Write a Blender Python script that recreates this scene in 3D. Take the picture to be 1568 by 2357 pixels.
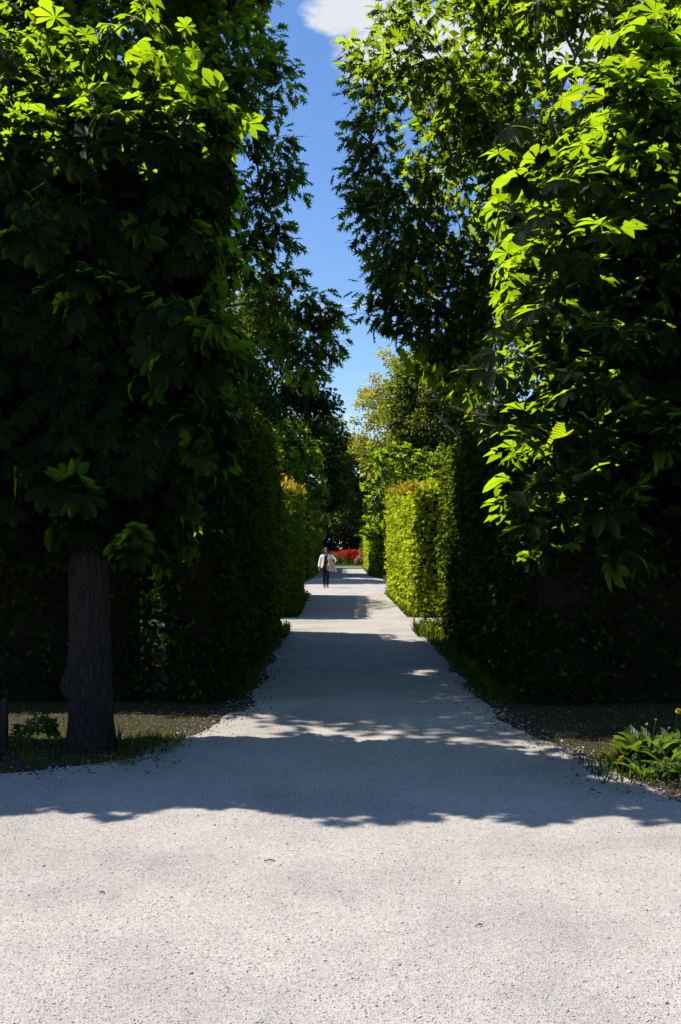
import bpy, bmesh, math, random
import numpy as np
from mathutils import Vector, Matrix, geometry

# ------------------------------------------------------------------ camera, sky, sun, exposure
S = bpy.context.scene
COL = S.collection
for o in list(bpy.data.objects):
    bpy.data.objects.remove(o)
CAM_H = 1.6
cd = bpy.data.cameras.new('camera')
cam = bpy.data.objects.new('camera', cd); COL.objects.link(cam)
cam.location = (0, 0, CAM_H); cam.rotation_euler = (math.radians(90), 0, 0)
cd.sensor_fit = 'VERTICAL'; cd.sensor_height = 36; cd.sensor_width = 24; cd.lens = 35
cd.shift_y = 84 / 2356; cd.clip_end = 2000; cd.clip_start = 0.05
S.camera = cam
FPX = 2290.0                                   # focal length in units of the 1568 px wide picture

SX, SY = 0.62, -0.225                            # where a shadow falls per metre of height
sun_dir = Vector((SX, SY, -1)).normalized()     # the way the light travels
elev = math.asin(-sun_dir.z)
az = math.atan2(-sun_dir.x, -sun_dir.y)         # clockwise from +Y
sl = bpy.data.lights.new('sun', 'SUN'); sl.energy = 5.0; sl.angle = math.radians(0.53); sl.color = (1.0, 0.93, 0.84)
sun = bpy.data.objects.new('sun', sl); COL.objects.link(sun)
sun.rotation_euler = sun_dir.to_track_quat('-Z', 'Y').to_euler(); sun.location = (-20, 10, 40)

W = bpy.data.worlds.new('World'); S.world = W; W.use_nodes = True
nt = W.node_tree; N = nt.nodes; L = nt.links; N.clear()
def wn(t, **k):
    n = N.new(t)
    for a, b in k.items(): setattr(n, a, b)
    return n
wout = wn('ShaderNodeOutputWorld'); wbg = wn('ShaderNodeBackground'); SKY_STR = 0.133
wbg.inputs['Strength'].default_value = SKY_STR
sky = wn('ShaderNodeTexSky', sky_type='NISHITA', sun_disc=False, sun_elevation=elev, sun_rotation=az, altitude=200,
         air_density=1.0, dust_density=0.25, ozone_density=3.2)
tc = wn('ShaderNodeTexCoord'); sep = wn('ShaderNodeSeparateXYZ'); L.new(tc.outputs['Generated'], sep.inputs[0])
def wm(op, a, b=None, clamp=False):
    n = wn('ShaderNodeMath', operation=op, use_clamp=clamp)
    for i, v in enumerate((a, b)):
        if v is None: continue
        if isinstance(v, (int, float)): n.inputs[i].default_value = v
        else: L.new(v, n.inputs[i])
    return n.outputs[0]
zc = wm('MAXIMUM', sep.outputs['Z'], 0.02)
cu, cv = wm('DIVIDE', sep.outputs['X'], zc), wm('DIVIDE', sep.outputs['Y'], zc)
comb = wn('ShaderNodeCombineXYZ'); L.new(cu, comb.inputs[0]); L.new(cv, comb.inputs[1]); comb.inputs[2].default_value = 3.7
no1 = wn('ShaderNodeTexNoise'); no1.inputs['Scale'].default_value = 1.1; no1.inputs['Detail'].default_value = 2
L.new(comb.outputs[0], no1.inputs['Vector'])
no2 = wn('ShaderNodeTexNoise'); no2.inputs['Scale'].default_value = 7.0; no2.inputs['Detail'].default_value = 9; no2.inputs['Roughness'].default_value = 0.58
L.new(comb.outputs[0], no2.inputs['Vector'])
# one fair-weather cumulus over the avenue, others scattered by the large noise
def lump(cx, cy, r, amp):
    a = wm('POWER', wm('DIVIDE', wm('SUBTRACT', cu, cx), r), 2.0); b = wm('POWER', wm('DIVIDE', wm('SUBTRACT', cv, cy), r), 2.0)
    return wm('MULTIPLY', wm('MAXIMUM', wm('SUBTRACT', 1.0, wm('ADD', a, b)), -1.0), amp)
lumps = wm('MAXIMUM', wm('MAXIMUM', lump(0.17, 1.99, 0.19, 0.75), lump(0.04, 1.83, 0.13, 0.75)), lump(0.42, 1.92, 0.28, 0.75))
far_c = wm('MULTIPLY', wm('SUBTRACT', no1.outputs[0], 0.66), 3.0)
base = wm('MAXIMUM', lumps, far_c)
dens = wm('ADD', base, wm('MULTIPLY', wm('SUBTRACT', no2.outputs[0], 0.5), 2.1))
cl = wn('ShaderNodeMapRange', interpolation_type='SMOOTHSTEP'); L.new(dens, cl.inputs[0])
cl.inputs[1].default_value = -0.05; cl.inputs[2].default_value = 0.5
cloud_a = cl.outputs[0]
cmix = wn('ShaderNodeMix', data_type='RGBA'); L.new(wm('MULTIPLY', cloud_a, 0.97), cmix.inputs[0])
hsv = wn('ShaderNodeHueSaturation'); hsv.inputs['Hue'].default_value = 0.505; hsv.inputs['Saturation'].default_value = 1.16; hsv.inputs['Value'].default_value = 1.0
L.new(sky.outputs[0], hsv.inputs['Color'])
L.new(hsv.outputs[0], cmix.inputs[6]); cmix.inputs[7].default_value = (4.6, 4.7, 5.0, 1)
L.new(cmix.outputs[2], wbg.inputs['Color']); L.new(wbg.outputs[0], wout.inputs['Surface'])

S.view_settings.view_transform = 'Standard'; S.view_settings.look = 'None'; S.view_settings.gamma = 1
S.view_settings.use_curve_mapping = False; S.view_settings.exposure = 0.42
S.render.engine = 'CYCLES'
cy = S.cycles
cy.max_bounces = 5; cy.diffuse_bounces = 1; cy.glossy_bounces = 2; cy.transmission_bounces = 0; cy.transparent_max_bounces = 4
cy.use_denoising = True
cy.caustics_reflective = False; cy.caustics_refractive = False

# ------------------------------------------------------------------ helpers
rng = np.random.default_rng(11)
random.seed(5)

def norm(v):
    return v / np.maximum(np.linalg.norm(v, axis=-1, keepdims=True), 1e-9)
def lowf(p, f, seed=0.0):
    """smooth pseudo noise in -1..1"""
    x, y, z = p[..., 0] * f, p[..., 1] * f, p[..., 2] * f
    return (np.sin(x * 1.7 + y * 1.1 + seed) * np.cos(y * 1.9 - z * 1.3 + seed * 2.1) + np.sin(z * 2.1 + x * .8 + seed * 1.3) * np.cos(x * 1.2 - y * 2.3 + seed * .7)) * .5
def px(u, v, Y):
    """world point that stands Y metres away, from a measured picture point"""
    return np.array([(u - 784) * Y / FPX, Y, CAM_H - (v - 1262) * Y / FPX])

def new_obj(name, data, parent=None):
    o = bpy.data.objects.new(name, data); COL.objects.link(o)
    if parent is not None: o.parent = parent
    return o
def tag(o, label=None, cat=None, group=None, kind=None):
    if label: o['label'] = label
    if cat: o['category'] = cat
    if group: o['group'] = group
    if kind: o['kind'] = kind
    return o
def empty(name, loc, label=None, cat=None, group=None):
    o = new_obj(name, None); o.location = loc; o.empty_display_size = .1
    return tag(o, label, cat, group)
def mesh_np(name, V, F, mat, UV=None, smooth=False):
    me = bpy.data.meshes.new(name)
    V = np.ascontiguousarray(V, dtype=np.float32); F = np.ascontiguousarray(F, dtype=np.int32)
    n = len(F)
    me.vertices.add(len(V)); me.vertices.foreach_set('co', V.ravel())
    me.loops.add(3 * n); me.loops.foreach_set('vertex_index', F.ravel())
    me.polygons.add(n); me.polygons.foreach_set('loop_start', np.arange(0, 3 * n, 3, dtype=np.int32))
    if smooth: me.polygons.foreach_set('use_smooth', np.ones(n, dtype=bool))
    if UV is not None:
        uvl = me.uv_layers.new(name='UVMap')
        uvl.data.foreach_set('uv', np.ascontiguousarray(UV[F.ravel()], dtype=np.float32).ravel())
    me.update(calc_edges=True)
    if mat is not None: me.materials.append(mat)
    return me
def part_np(name, V, F, mat, parent, UV=None, kind=None, smooth=False):
    b = np.array(parent.location) if parent is not None else np.zeros(3)
    o = new_obj(name, mesh_np(name, np.asarray(V) - b, F, mat, UV, smooth), parent)
    if kind: o['kind'] = kind
    return o
def frames(D, Nn):
    d = norm(D); n = norm(Nn - (Nn * d).sum(-1, keepdims=True) * d); x = np.cross(d, n)
    return np.stack([x, d, n], axis=-1)
def scatter(T, P, D, Nn, Sc):
    """copies of template T = (V, F, UV) merged into one array"""
    V, F, UV = T
    M = frames(D, Nn)
    out = P[:, None, :] + np.einsum('mij,kj->mki', M, V) * Sc[:, None, None]
    k = len(V)
    Fo = (F[None] + (np.arange(len(P)) * k)[:, None, None]).reshape(-1, 3)
    return out.reshape(-1, 3), Fo, np.tile(UV, (len(P), 1))
def merge(lst):
    Vs, Fs, Us, off = [], [], [], 0
    for v, f, u in lst:
        Vs.append(v); Fs.append(f + off); Us.append(u); off += len(v)
    return np.concatenate(Vs), np.concatenate(Fs), np.concatenate(Us)

# places the picture shows in sun: foliage of the trees leaves a gap towards the sun for these (plane z, x0, x1, y0, y1, share)
LIT = [(1.8, 1.0, 2.0, 6.5, 7.6, .9), (2.8, 1.0, 2.2, 6.5, 7.4, .9), (0, .95, 1.45, 12.5, 13.0, .9), (0, .9, 1.4, 10.3, 10.8, .9), (2.4, 1.0, 1.7, 6.7, 7.6, .8), (3.6, .9, 1.7, 6.7, 7.6, .9), (2.0, 1.2, 2.3, 6.5, 6.95, .7), (3.2, 1.2, 2.4, 6.5, 6.95, .7), (0.15, 1.85, 2.7, 6.75, 7.45, 1.0), (0.0, -3.0, -1.5, 8.25, 8.95, .9), (0.0, -1.6, 0.2, 8.55, 8.95, .8), (0.0, -.2, 1.3, 8.7, 9.3, .5), (0.0, .5, 1.4, 9.3, 9.8, .45), (0.0, 1.0, 2.0, 7.7, 8.5, .55), (.6, -3.6, -2.2, 12.5, 17, .5),
       (0.0, -1.8, 2.4, 18.7, 22.6, 1.0), (1.5, .9, 2.0, 19.2, 23.0, .8),
       (0.0, .9, 2.0, 23, 25.5, .8), (0, 1.2, 2, 25.5, 29, .6), (0, 1.0, 2, 29, 34, .5), (1.5, 1.3, 2.2, 23, 36, 1.0), (2.9, 1.3, 3.0, 23, 36, 1.0), (3.0, -2.6, -1.1, 23, 34, .9),
       (0.0, -1.7, 2.8, 36.9, 44.0, 1.0), (1.4, -1.2, .3, 39.9, 41.4, 1.0),
       (1.5, 1.5, 2.6, 57, 82, .9), (0.0, .5, 2.2, 60, 80, .5), (0.0, -4, 6, 84, 95, 1.0), (1.2, -4, 6, 88, 95, 1.0),
       (6.0, 1.0, 6.0, 46, 50, .8), (5.0, 1.0, 2.0, 46, 50, .8), (3.0, 1.0, 2.0, 46, 50, .7),
       (2.0, .9, 1.7, 6.7, 7.8, .9), (3.0, .8, 1.6, 6.7, 7.8, 1.0), (2.6, 1.5, 2.6, 6.6, 7.3, .6), (4.2, .8, 3.2, 6.6, 8.4, 1.0), (5.2, -5, -.6, 6.8, 8.4, .9), (4.5, -3, -.5, 6.9, 8.5, .5)]
def keep_sun(P, zones=None):
    """True for leaves that do not stand between the sun and a sunlit place"""
    k = np.ones(len(P), dtype=bool)
    r = rng.random(len(P))
    for z, x0, x1, y0, y1, s in (zones or LIT):
        t = P[:, 2] - z
        gx, gy = P[:, 0] + SX * t, P[:, 1] + SY * t
        w = .12 * np.sin(gx * 5.1 + gy * 2.3) + .08 * np.sin(gx * 13 - gy * 7); gx = gx + .16 * np.sin(gy * 4.3 + gx * 2) + .1 * np.sin(gy * 11)
        k &= ~((t > .7) & (gx > x0) & (gx < x1) & (gy + w > y0) & (gy + w < y1) & (r < s))
    return k

# ------------------------------------------------------------------ materials
def mat(name):
    m = bpy.data.materials.new(name); m.use_nodes = True
    nt = m.node_tree; nt.nodes.clear()
    return m, nt
def nd(nt, t, ins=None, **k):
    n = nt.nodes.new(t)
    for a, b in k.items(): setattr(n, a, b)
    for a, b in (ins or {}).items():
        if hasattr(b, 'is_linked') or isinstance(b, bpy.types.NodeSocket): nt.links.new(b, n.inputs[a])
        else: n.inputs[a].default_value = b
    return n
def ramp(nt, fac, stops, interp='LINEAR'):
    n = nt.nodes.new('ShaderNodeValToRGB'); cr = n.color_ramp; cr.interpolation = interp
    while len(cr.elements) > 1: cr.elements.remove(cr.elements[0])
    cr.elements[0].position = stops[0][0]; cr.elements[0].color = (*stops[0][1], 1)
    for p, c in stops[1:]:
        e = cr.elements.new(p); e.color = (*c, 1)
    nt.links.new(fac, n.inputs[0]); return n.outputs[0]

def leaf_mat(name, refl, trans, mixf=.5, rough=.42, spec=.5, var=.35, hue=.03, veins=0.0):
    m, nt = mat(name)
    geo = nd(nt, 'ShaderNodeNewGeometry'); oi = nd(nt, 'ShaderNodeObjectInfo')
    r = nd(nt, 'ShaderNodeMath', {0: geo.outputs['Random Per Island'], 1: oi.outputs['Random']}, operation='ADD')
    r = nd(nt, 'ShaderNodeMath', {0: r.outputs[0]}, operation='FRACT').outputs[0]
    r2 = nd(nt, 'ShaderNodeMath', {0: nd(nt, 'ShaderNodeMath', {0: r, 1: 7.31}, operation='MULTIPLY').outputs[0]}, operation='FRACT').outputs[0]
    val = nd(nt, 'ShaderNodeMapRange', {0: r, 3: 1 - var, 4: 1 + var}).outputs[0]
    hu = nd(nt, 'ShaderNodeMapRange', {0: r2, 3: .5 - hue, 4: .5 + hue * .7}).outputs[0]
    def tint(c):
        return nd(nt, 'ShaderNodeHueSaturation', {'Hue': hu, 'Value': val, 'Color': (*c, 1)}).outputs[0]
    nrm = None
    if veins:
        uv = nd(nt, 'ShaderNodeUVMap'); sp = nd(nt, 'ShaderNodeSeparateXYZ', {0: uv.outputs[0]})
        a = nd(nt, 'ShaderNodeMath', {0: nd(nt, 'ShaderNodeMath', {0: sp.outputs[0], 1: .5}, operation='SUBTRACT').outputs[0]}, operation='ABSOLUTE')
        b = nd(nt, 'ShaderNodeMath', {0: sp.outputs[1], 1: nd(nt, 'ShaderNodeMath', {0: a.outputs[0], 1: .45}, operation='MULTIPLY').outputs[0]}, operation='SUBTRACT')
        w = nd(nt, 'ShaderNodeMath', {0: nd(nt, 'ShaderNodeMath', {0: b.outputs[0], 1: 85.0}, operation='MULTIPLY').outputs[0]}, operation='SINE')
        nrm = nd(nt, 'ShaderNodeBump', {'Height': w.outputs[0], 'Strength': veins, 'Distance': .006}).outputs[0]
    pb = nd(nt, 'ShaderNodeBsdfPrincipled', {'Base Color': tint(refl), 'Roughness': rough, 'Specular IOR Level': spec})
    tr = nd(nt, 'ShaderNodeBsdfTranslucent', {'Color': tint(trans)})
    if nrm is not None:
        nt.links.new(nrm, pb.inputs['Normal']); nt.links.new(nrm, tr.inputs['Normal'])
    mx = nd(nt, 'ShaderNodeMixShader', {0: mixf, 1: pb.outputs[0], 2: tr.outputs[0]})
    out = nd(nt, 'ShaderNodeOutputMaterial', {'Surface': mx.outputs[0]})
    return m
M = {}
M['chestnut'] = leaf_mat('chestnut_leaf', (.010, .025, .008), (.47, .73, .010), .66, .36, .10, .22, .015, veins=.5)
M['oak'] = leaf_mat('oak_leaf', (.012, .028, .007), (.44, .66, .010), .6, .42, .10, .35, .02)
M['hedge'] = leaf_mat('shaded_hedge_leaf', (.010, .022, .004), (.28, .40, .008), .42, .55, .05, .35, .03)  # darkened copy: the deep shade of the hedges is put into the colour
M['hedge_lit'] = leaf_mat('sunlit_hedge_leaf', (.28, .40, .010), (.60, .76, .010), .52, .55, .15, .4, .03)  # same hedge leaf made far brighter: sunlight put into its colour
M['hedge_mid'] = leaf_mat('half_lit_hedge_leaf', (.055, .10, .010), (.45, .56, .010), .5, .55, .12, .4, .03)  # same hedge leaf brightened: sun flecks put into its colour
M['new_growth'] = leaf_mat('orange_shoot_leaf', (.42, .28, .012), (.72, .52, .015), .45, .5, .25, .3, .03)
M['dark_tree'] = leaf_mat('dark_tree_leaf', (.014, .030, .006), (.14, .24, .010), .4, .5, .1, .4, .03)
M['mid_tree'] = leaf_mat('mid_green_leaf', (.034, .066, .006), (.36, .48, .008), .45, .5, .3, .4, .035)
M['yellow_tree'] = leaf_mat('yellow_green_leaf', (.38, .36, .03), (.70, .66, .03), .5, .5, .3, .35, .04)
M['conifer'] = leaf_mat('yew_needle', (.007, .013, .005), (.02, .035, .008), .2, .7, .05, .4, .02)
M['grass'] = leaf_mat('grass_blade', (.028, .058, .008), (.28, .42, .015), .45, .5, .15, .4, .03)
M['weed'] = leaf_mat('weed_leaf', (.045, .10, .02), (.28, .46, .02), .42, .42, .35, .25, .02, veins=.35)
M['litter'] = leaf_mat('fallen_leaf', (.16, .09, .04), (.2, .1, .04), .2, .7, .2, .6, .05)
M['red'] = leaf_mat('red_petal', (.75, .06, .025), (.8, .08, .03), .4, .5, .3, .25, .015)
M['orange'] = leaf_mat('orange_petal', (.9, .28, .04), (.8, .25, .03), .4, .5, .3, .25, .03)
M['pink'] = leaf_mat('pink_petal', (.75, .22, .22), (.8, .3, .25), .4, .5, .3, .2, .02)
M['yellow'] = leaf_mat('yellow_petal', (.85, .55, .02), (.8, .5, .02), .3, .5, .3, .15, .01)

def bark_mat(name, c1, c2, scale=9.0, zs=.18, bump=.8, dist=.02):
    m, nt = mat(name)
    t = nd(nt, 'ShaderNodeTexCoord')
    mp = nd(nt, 'ShaderNodeMapping', {'Vector': t.outputs['Object'], 'Scale': (scale, scale, scale * zs)})
    n1 = nd(nt, 'ShaderNodeTexNoise', {'Vector': mp.outputs[0], 'Scale': 2.2, 'Detail': 7, 'Roughness': .65})
    v1 = nd(nt, 'ShaderNodeTexVoronoi', {'Vector': mp.outputs[0], 'Scale': 2.6}, feature='DISTANCE_TO_EDGE')
    h = nd(nt, 'ShaderNodeMath', {0: n1.outputs[0], 1: nd(nt, 'ShaderNodeMath', {0: v1.outputs[0], 1: .25}, operation='MINIMUM').outputs[0]}, operation='ADD')
    c = ramp(nt, h.outputs[0], [(.35, c1), (.85, c2)])
    bp = nd(nt, 'ShaderNodeBump', {'Height': h.outputs[0], 'Strength': bump, 'Distance': dist})
    pb = nd(nt, 'ShaderNodeBsdfPrincipled', {'Base Color': c, 'Roughness': .85, 'Specular IOR Level': .2, 'Normal': bp.outputs[0]})
    nd(nt, 'ShaderNodeOutputMaterial', {'Surface': pb.outputs[0]})
    return m
M['bark'] = bark_mat('chestnut_bark', (.005, .005, .005), (.026, .024, .023), 11, .25, 1.0, .04)
M['oak_bark'] = bark_mat('oak_bark', (.035, .03, .026), (.13, .115, .10), 6, .2)
M['grey_bark'] = bark_mat('grey_bark', (.09, .07, .065), (.34, .28, .25), 12, .3)
M['twigs'] = bark_mat('hedge_twigs', (.008, .009, .006), (.022, .022, .014), 20, .5)

def plain(name, c, rough=.7, spec=.3, metal=0, bump=0, scale=60, var=.12):
    m, nt = mat(name)
    t = nd(nt, 'ShaderNodeTexCoord')
    n1 = nd(nt, 'ShaderNodeTexNoise', {'Vector': t.outputs['Object'], 'Scale': scale, 'Detail': 4})
    lo = tuple(x * (1 - var) for x in c); hi = tuple(min(1, x * (1 + var)) for x in c)
    col = ramp(nt, n1.outputs[0], [(.3, lo), (.7, hi)])
    pb = nd(nt, 'ShaderNodeBsdfPrincipled', {'Base Color': col, 'Roughness': rough, 'Specular IOR Level': spec, 'Metallic': metal})
    if bump:
        b = nd(nt, 'ShaderNodeBump', {'Height': n1.outputs[0], 'Strength': bump, 'Distance': .01}); nt.links.new(b.outputs[0], pb.inputs['Normal'])
    nd(nt, 'ShaderNodeOutputMaterial', {'Surface': pb.outputs[0]})
    return m

def gravel_mat():
    m, nt = mat('crushed_gravel')
    t = nd(nt, 'ShaderNodeTexCoord'); P = t.outputs['Object']
    v1 = nd(nt, 'ShaderNodeTexVoronoi', {'Vector': P, 'Scale': 120.0, 'Randomness': 1.0})
    v2 = nd(nt, 'ShaderNodeTexVoronoi', {'Vector': P, 'Scale': 300.0, 'Randomness': 1.0})
    big = nd(nt, 'ShaderNodeTexNoise', {'Vector': P, 'Scale': .9, 'Detail': 5, 'Roughness': .6})
    mid = nd(nt, 'ShaderNodeTexNoise', {'Vector': P, 'Scale': 7.0, 'Detail': 6, 'Roughness': .7})
    fine = nd(nt, 'ShaderNodeTexNoise', {'Vector': P, 'Scale': 60.0, 'Detail': 4, 'Roughness': .7})
    s1 = nd(nt, 'ShaderNodeSeparateXYZ', {0: v1.outputs['Color']}).outputs[0]
    stone = ramp(nt, s1, [(0, (.36, .335, .325)), (.12, (.43, .40, .38)), (.5, (.50, .465, .44)), (.85, (.56, .525, .50)), (1, (.40, .375, .365))])
    dust = ramp(nt, mid.outputs[0], [(.3, (.43, .395, .365)), (.7, (.57, .528, .49))])
    f = nd(nt, 'ShaderNodeMapRange', {0: fine.outputs[0], 1: .42, 2: .6}).outputs[0]
    c = nd(nt, 'ShaderNodeMix', {0: f, 6: stone, 7: dust}, data_type='RGBA').outputs[2]
    patch = ramp(nt, big.outputs[0], [(.3, (.74, .735, .715)), (.5, (.945, .93, .885)), (.66, (1.06, 1.03, .965))])
    c = nd(nt, 'ShaderNodeMix', {0: 1.0, 6: c, 7: patch}, data_type='RGBA', blend_type='MULTIPLY').outputs[2]
    spk = nd(nt, 'ShaderNodeTexNoise', {'Vector': P, 'Scale': 26.0, 'Detail': 3, 'Roughness': .8})
    grain = nd(nt, 'ShaderNodeTexNoise', {'Vector': P, 'Scale': 170.0, 'Detail': 3, 'Roughness': .8})
    gr = ramp(nt, grain.outputs[0], [(.34, (.55, .54, .54)), (.5, (.98, .98, .98)), (.66, (1.22, 1.22, 1.22))])
    c = nd(nt, 'ShaderNodeMix', {0: .9, 6: c, 7: gr}, data_type='RGBA', blend_type='MULTIPLY').outputs[2]
    g2 = nd(nt, 'ShaderNodeTexNoise', {'Vector': P, 'Scale': 48.0, 'Detail': 4, 'Roughness': .85})
    gr2 = ramp(nt, g2.outputs[0], [(.34, (.70, .69, .69)), (.5, (1, 1, 1)), (.66, (1.12, 1.12, 1.11))])
    c = nd(nt, 'ShaderNodeMix', {0: .9, 6: c, 7: gr2}, data_type='RGBA', blend_type='MULTIPLY').outputs[2]
    sp = ramp(nt, spk.outputs[0], [(.25, (.62, .60, .59)), (.36, (1, 1, 1))])
    c = nd(nt, 'ShaderNodeMix', {0: .8, 6: c, 7: sp}, data_type='RGBA', blend_type='MULTIPLY').outputs[2]
    h = nd(nt, 'ShaderNodeMath', {0: nd(nt, 'ShaderNodeMath', {0: v1.outputs['Distance'], 1: -.8}, operation='MULTIPLY').outputs[0],
                                  1: nd(nt, 'ShaderNodeMath', {0: v2.outputs['Distance'], 1: -.4}, operation='MULTIPLY').outputs[0]}, operation='ADD').outputs[0]
    h = nd(nt, 'ShaderNodeMath', {0: h, 1: mid.outputs[0]}, operation='ADD').outputs[0]
    bp = nd(nt, 'ShaderNodeBump', {'Height': h, 'Strength': .8, 'Distance': .004})
    pb = nd(nt, 'ShaderNodeBsdfPrincipled', {'Base Color': c, 'Roughness': .9, 'Specular IOR Level': .15, 'Normal': bp.outputs[0]})
    nd(nt, 'ShaderNodeOutputMaterial', {'Surface': pb.outputs[0]})
    return m
M['gravel'] = gravel_mat()
def soil_mat():
    m, nt = mat('mossy_soil')
    t = nd(nt, 'ShaderNodeTexCoord'); P = t.outputs['Object']
    n1 = nd(nt, 'ShaderNodeTexNoise', {'Vector': P, 'Scale': 3.0, 'Detail': 8, 'Roughness': .7})
    n2 = nd(nt, 'ShaderNodeTexNoise', {'Vector': P, 'Scale': 55.0, 'Detail': 5, 'Roughness': .75})
    a = ramp(nt, n2.outputs[0], [(.3, (.022, .017, .012)), (.55, (.065, .050, .036)), (.74, (.16, .13, .10))])
    b = ramp(nt, n2.outputs[0], [(.3, (.02, .03, .008)), (.7, (.075, .08, .018))])
    f = nd(nt, 'ShaderNodeMapRange', {0: n1.outputs[0], 1: .45, 2: .62}).outputs[0]
    c = nd(nt, 'ShaderNodeMix', {0: f, 6: a, 7: b}, data_type='RGBA').outputs[2]
    bp = nd(nt, 'ShaderNodeBump', {'Height': n2.outputs[0], 'Strength': .8, 'Distance': .02})
    pb = nd(nt, 'ShaderNodeBsdfPrincipled', {'Base Color': c, 'Roughness': .95, 'Specular IOR Level': .1, 'Normal': bp.outputs[0]})
    nd(nt, 'ShaderNodeOutputMaterial', {'Surface': pb.outputs[0]})
    return m
M['soil'] = soil_mat()
M['lawn'] = plain('lawn_ground', (.07, .12, .02), .9, .1, 0, .6, 30, .4)
def pebble_mat():
    m, nt = mat('pebble')
    geo = nd(nt, 'ShaderNodeNewGeometry')
    c = ramp(nt, geo.outputs['Random Per Island'], [(0, (.27, .255, .25)), (.2, (.41, .38, .36)), (.7, (.53, .50, .475)), (1, (.62, .59, .57))])
    pb = nd(nt, 'ShaderNodeBsdfPrincipled', {'Base Color': c, 'Roughness': .85, 'Specular IOR Level': .2})
    nd(nt, 'ShaderNodeOutputMaterial', {'Surface': pb.outputs[0]})
    return m
M['pebble'] = pebble_mat()

# ------------------------------------------------------------------ ground and gravel
g = part_np('ground', [(-400, -60, 0), (400, -60, 0), (400, 900, 0), (-400, 900, 0)], [(0, 1, 2), (0, 2, 3)], M['soil'], None); tag(g, kind='structure')
def sheet(name, pts, z, m, jit=.05, seg=.12, far=None):
    """a flat sheet with a slightly ragged edge"""
    out = []
    n = len(pts)
    for i in range(n):
        a, b = np.array(pts[i], float), np.array(pts[(i + 1) % n], float)
        s = seg if max(a[1], b[1]) < 26 else .5
        k = max(1, int(np.linalg.norm(b - a) / s))
        k = min(k, 300)
        for j in range(k):
            p = a + (b - a) * j / k
            w = np.array([math.sin(p[1] * 3.1 + p[0] * 5.3), math.cos(p[0] * 4.7 - p[1] * 2.2)]) * jit
            out.append(p + w + rng.normal(0, jit * .35, 2))
    v = [Vector((p[0], p[1], z)) for p in out]
    tri = geometry.tessellate_polygon([v])
    V = np.array([tuple(p) for p in v]); F = np.array(tri)
    a, b, c = V[F[:, 0]], V[F[:, 1]], V[F[:, 2]]
    flip = np.cross(b - a, c - a)[:, 2] < 0
    F[flip] = F[flip][:, ::-1]
    return tag(part_np(name, V, F, m, None), kind='structure')
GRAVEL = [(-40, -30), (40, -30), (40, 4.9), (6, 5.6), (3.2, 6.0), (2.17, 6.34), (1.95, 6.95), (1.78, 8.0), (1.5, 9.3), (1.45, 10.2), (1.5, 14), (1.58, 18.2), (2.6, 19.2),
          (30, 19.4), (30, 22.4), (2.4, 22.6), (1.7, 23.4), (1.62, 28), (1.6, 36), (2.6, 37.2), (30, 37.5), (30, 45), (2.6, 45.6), (2.45, 47), (1.75, 57), (1.8, 78), (3, 82),
          (40, 82.5), (40, 87.6), (4, 87.3), (-6, 87.3), (-40, 87.6), (-40, 82.5), (-3, 82), (-1.5, 78), (-1.5, 52), (-1.7, 46), (-30, 45.6), (-30, 37.5), (-1.6, 37.0), (-1.05, 36), (-1.0, 28), (-1.0, 23.6),
          (-1.6, 22.7), (-30, 22.5), (-30, 19.8), (-1.6, 19.5), (-1.03, 18.3), (-.98, 14), (-.9, 11.2), (-.95, 9.8), (-1.3, 8.45), (-1.6, 7.55), (-2.1, 7.1), (-3.5, 6.9), (-40, 6.6)]
sheet('gravel_path', GRAVEL, .004, M['gravel'])
sheet('lawn', [(-40, 87.4), (40, 87.4), (40, 160), (-40, 160)], .008, M['lawn'], .02)

# ------------------------------------------------------------------ leaf templates
def palmate(n=7, hi=True, curl=.25, seed=0, petiole=True):
    r = random.Random(seed)
    ang = {7: [0, 36, -36, 76, -76, 122, -122], 5: [0, 48, -48, 100, -100]}[n]
    ln = {7: [1, .97, .97, .82, .82, .55, .55], 5: [1, .92, .92, .68, .68]}[n]
    V, F, U = [], [], []
    st = [(.0, 0), (.3, .12), (.64, .235), (.86, .17), (1.0, 0)] if hi else [(.0, 0), (.64, .25), (1.0, 0)]
    for a, l in zip(ang, ln):
        a = math.radians(a + r.uniform(-7, 7)); l *= r.uniform(.9, 1.06)
        dr = curl * r.uniform(.6, 1.6); tw = r.uniform(-.35, .35)
        ca, sa = math.cos(a), math.sin(a)
        b = len(V)
        def pt(t, s, w):
            x = s * w * l; y = t * l
            z = -dr * t * t * l + abs(s) * w * .35 * l + s * w * tw * l
            return (x * ca + y * sa, -x * sa + y * ca, z)
        V.append(pt(0, 0, 0)); U.append((.5, 0))
        rows = []
        for t, w in st[1:-1]:
            i = len(V)
            for s in (-1, 0, 1): V.append(pt(t, s, w)); U.append((.5 + .5 * s, t))
            rows.append(i)
        V.append(pt(1, 0, 0)); U.append((.5, 1)); tip = len(V) - 1
        F += [(b, rows[0] + 1, rows[0]), (b, rows[0] + 2, rows[0] + 1)]
        for p, q in zip(rows, rows[1:]):
            for s in (0, 1): F += [(p + s, p + s + 1, q + s + 1), (p + s, q + s + 1, q + s)]
        q = rows[-1]; F += [(q, q + 1, tip), (q + 1, q + 2, tip)]
    if petiole:
        b = len(V); V += [(-.018, -.6, -.06), (.018, -.6, -.06), (0, .02, .01)]; U += [(.5, 0)] * 3; F.append((b, b + 1, b + 2))
    V = np.array(V); F = np.array(F)
    a, b, c = V[F[:, 0]], V[F[:, 1]], V[F[:, 2]]
    fl = np.cross(b - a, c - a)[:, 2] < 0; F[fl] = F[fl][:, ::-1]
    return V, F, np.array(U)
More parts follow.
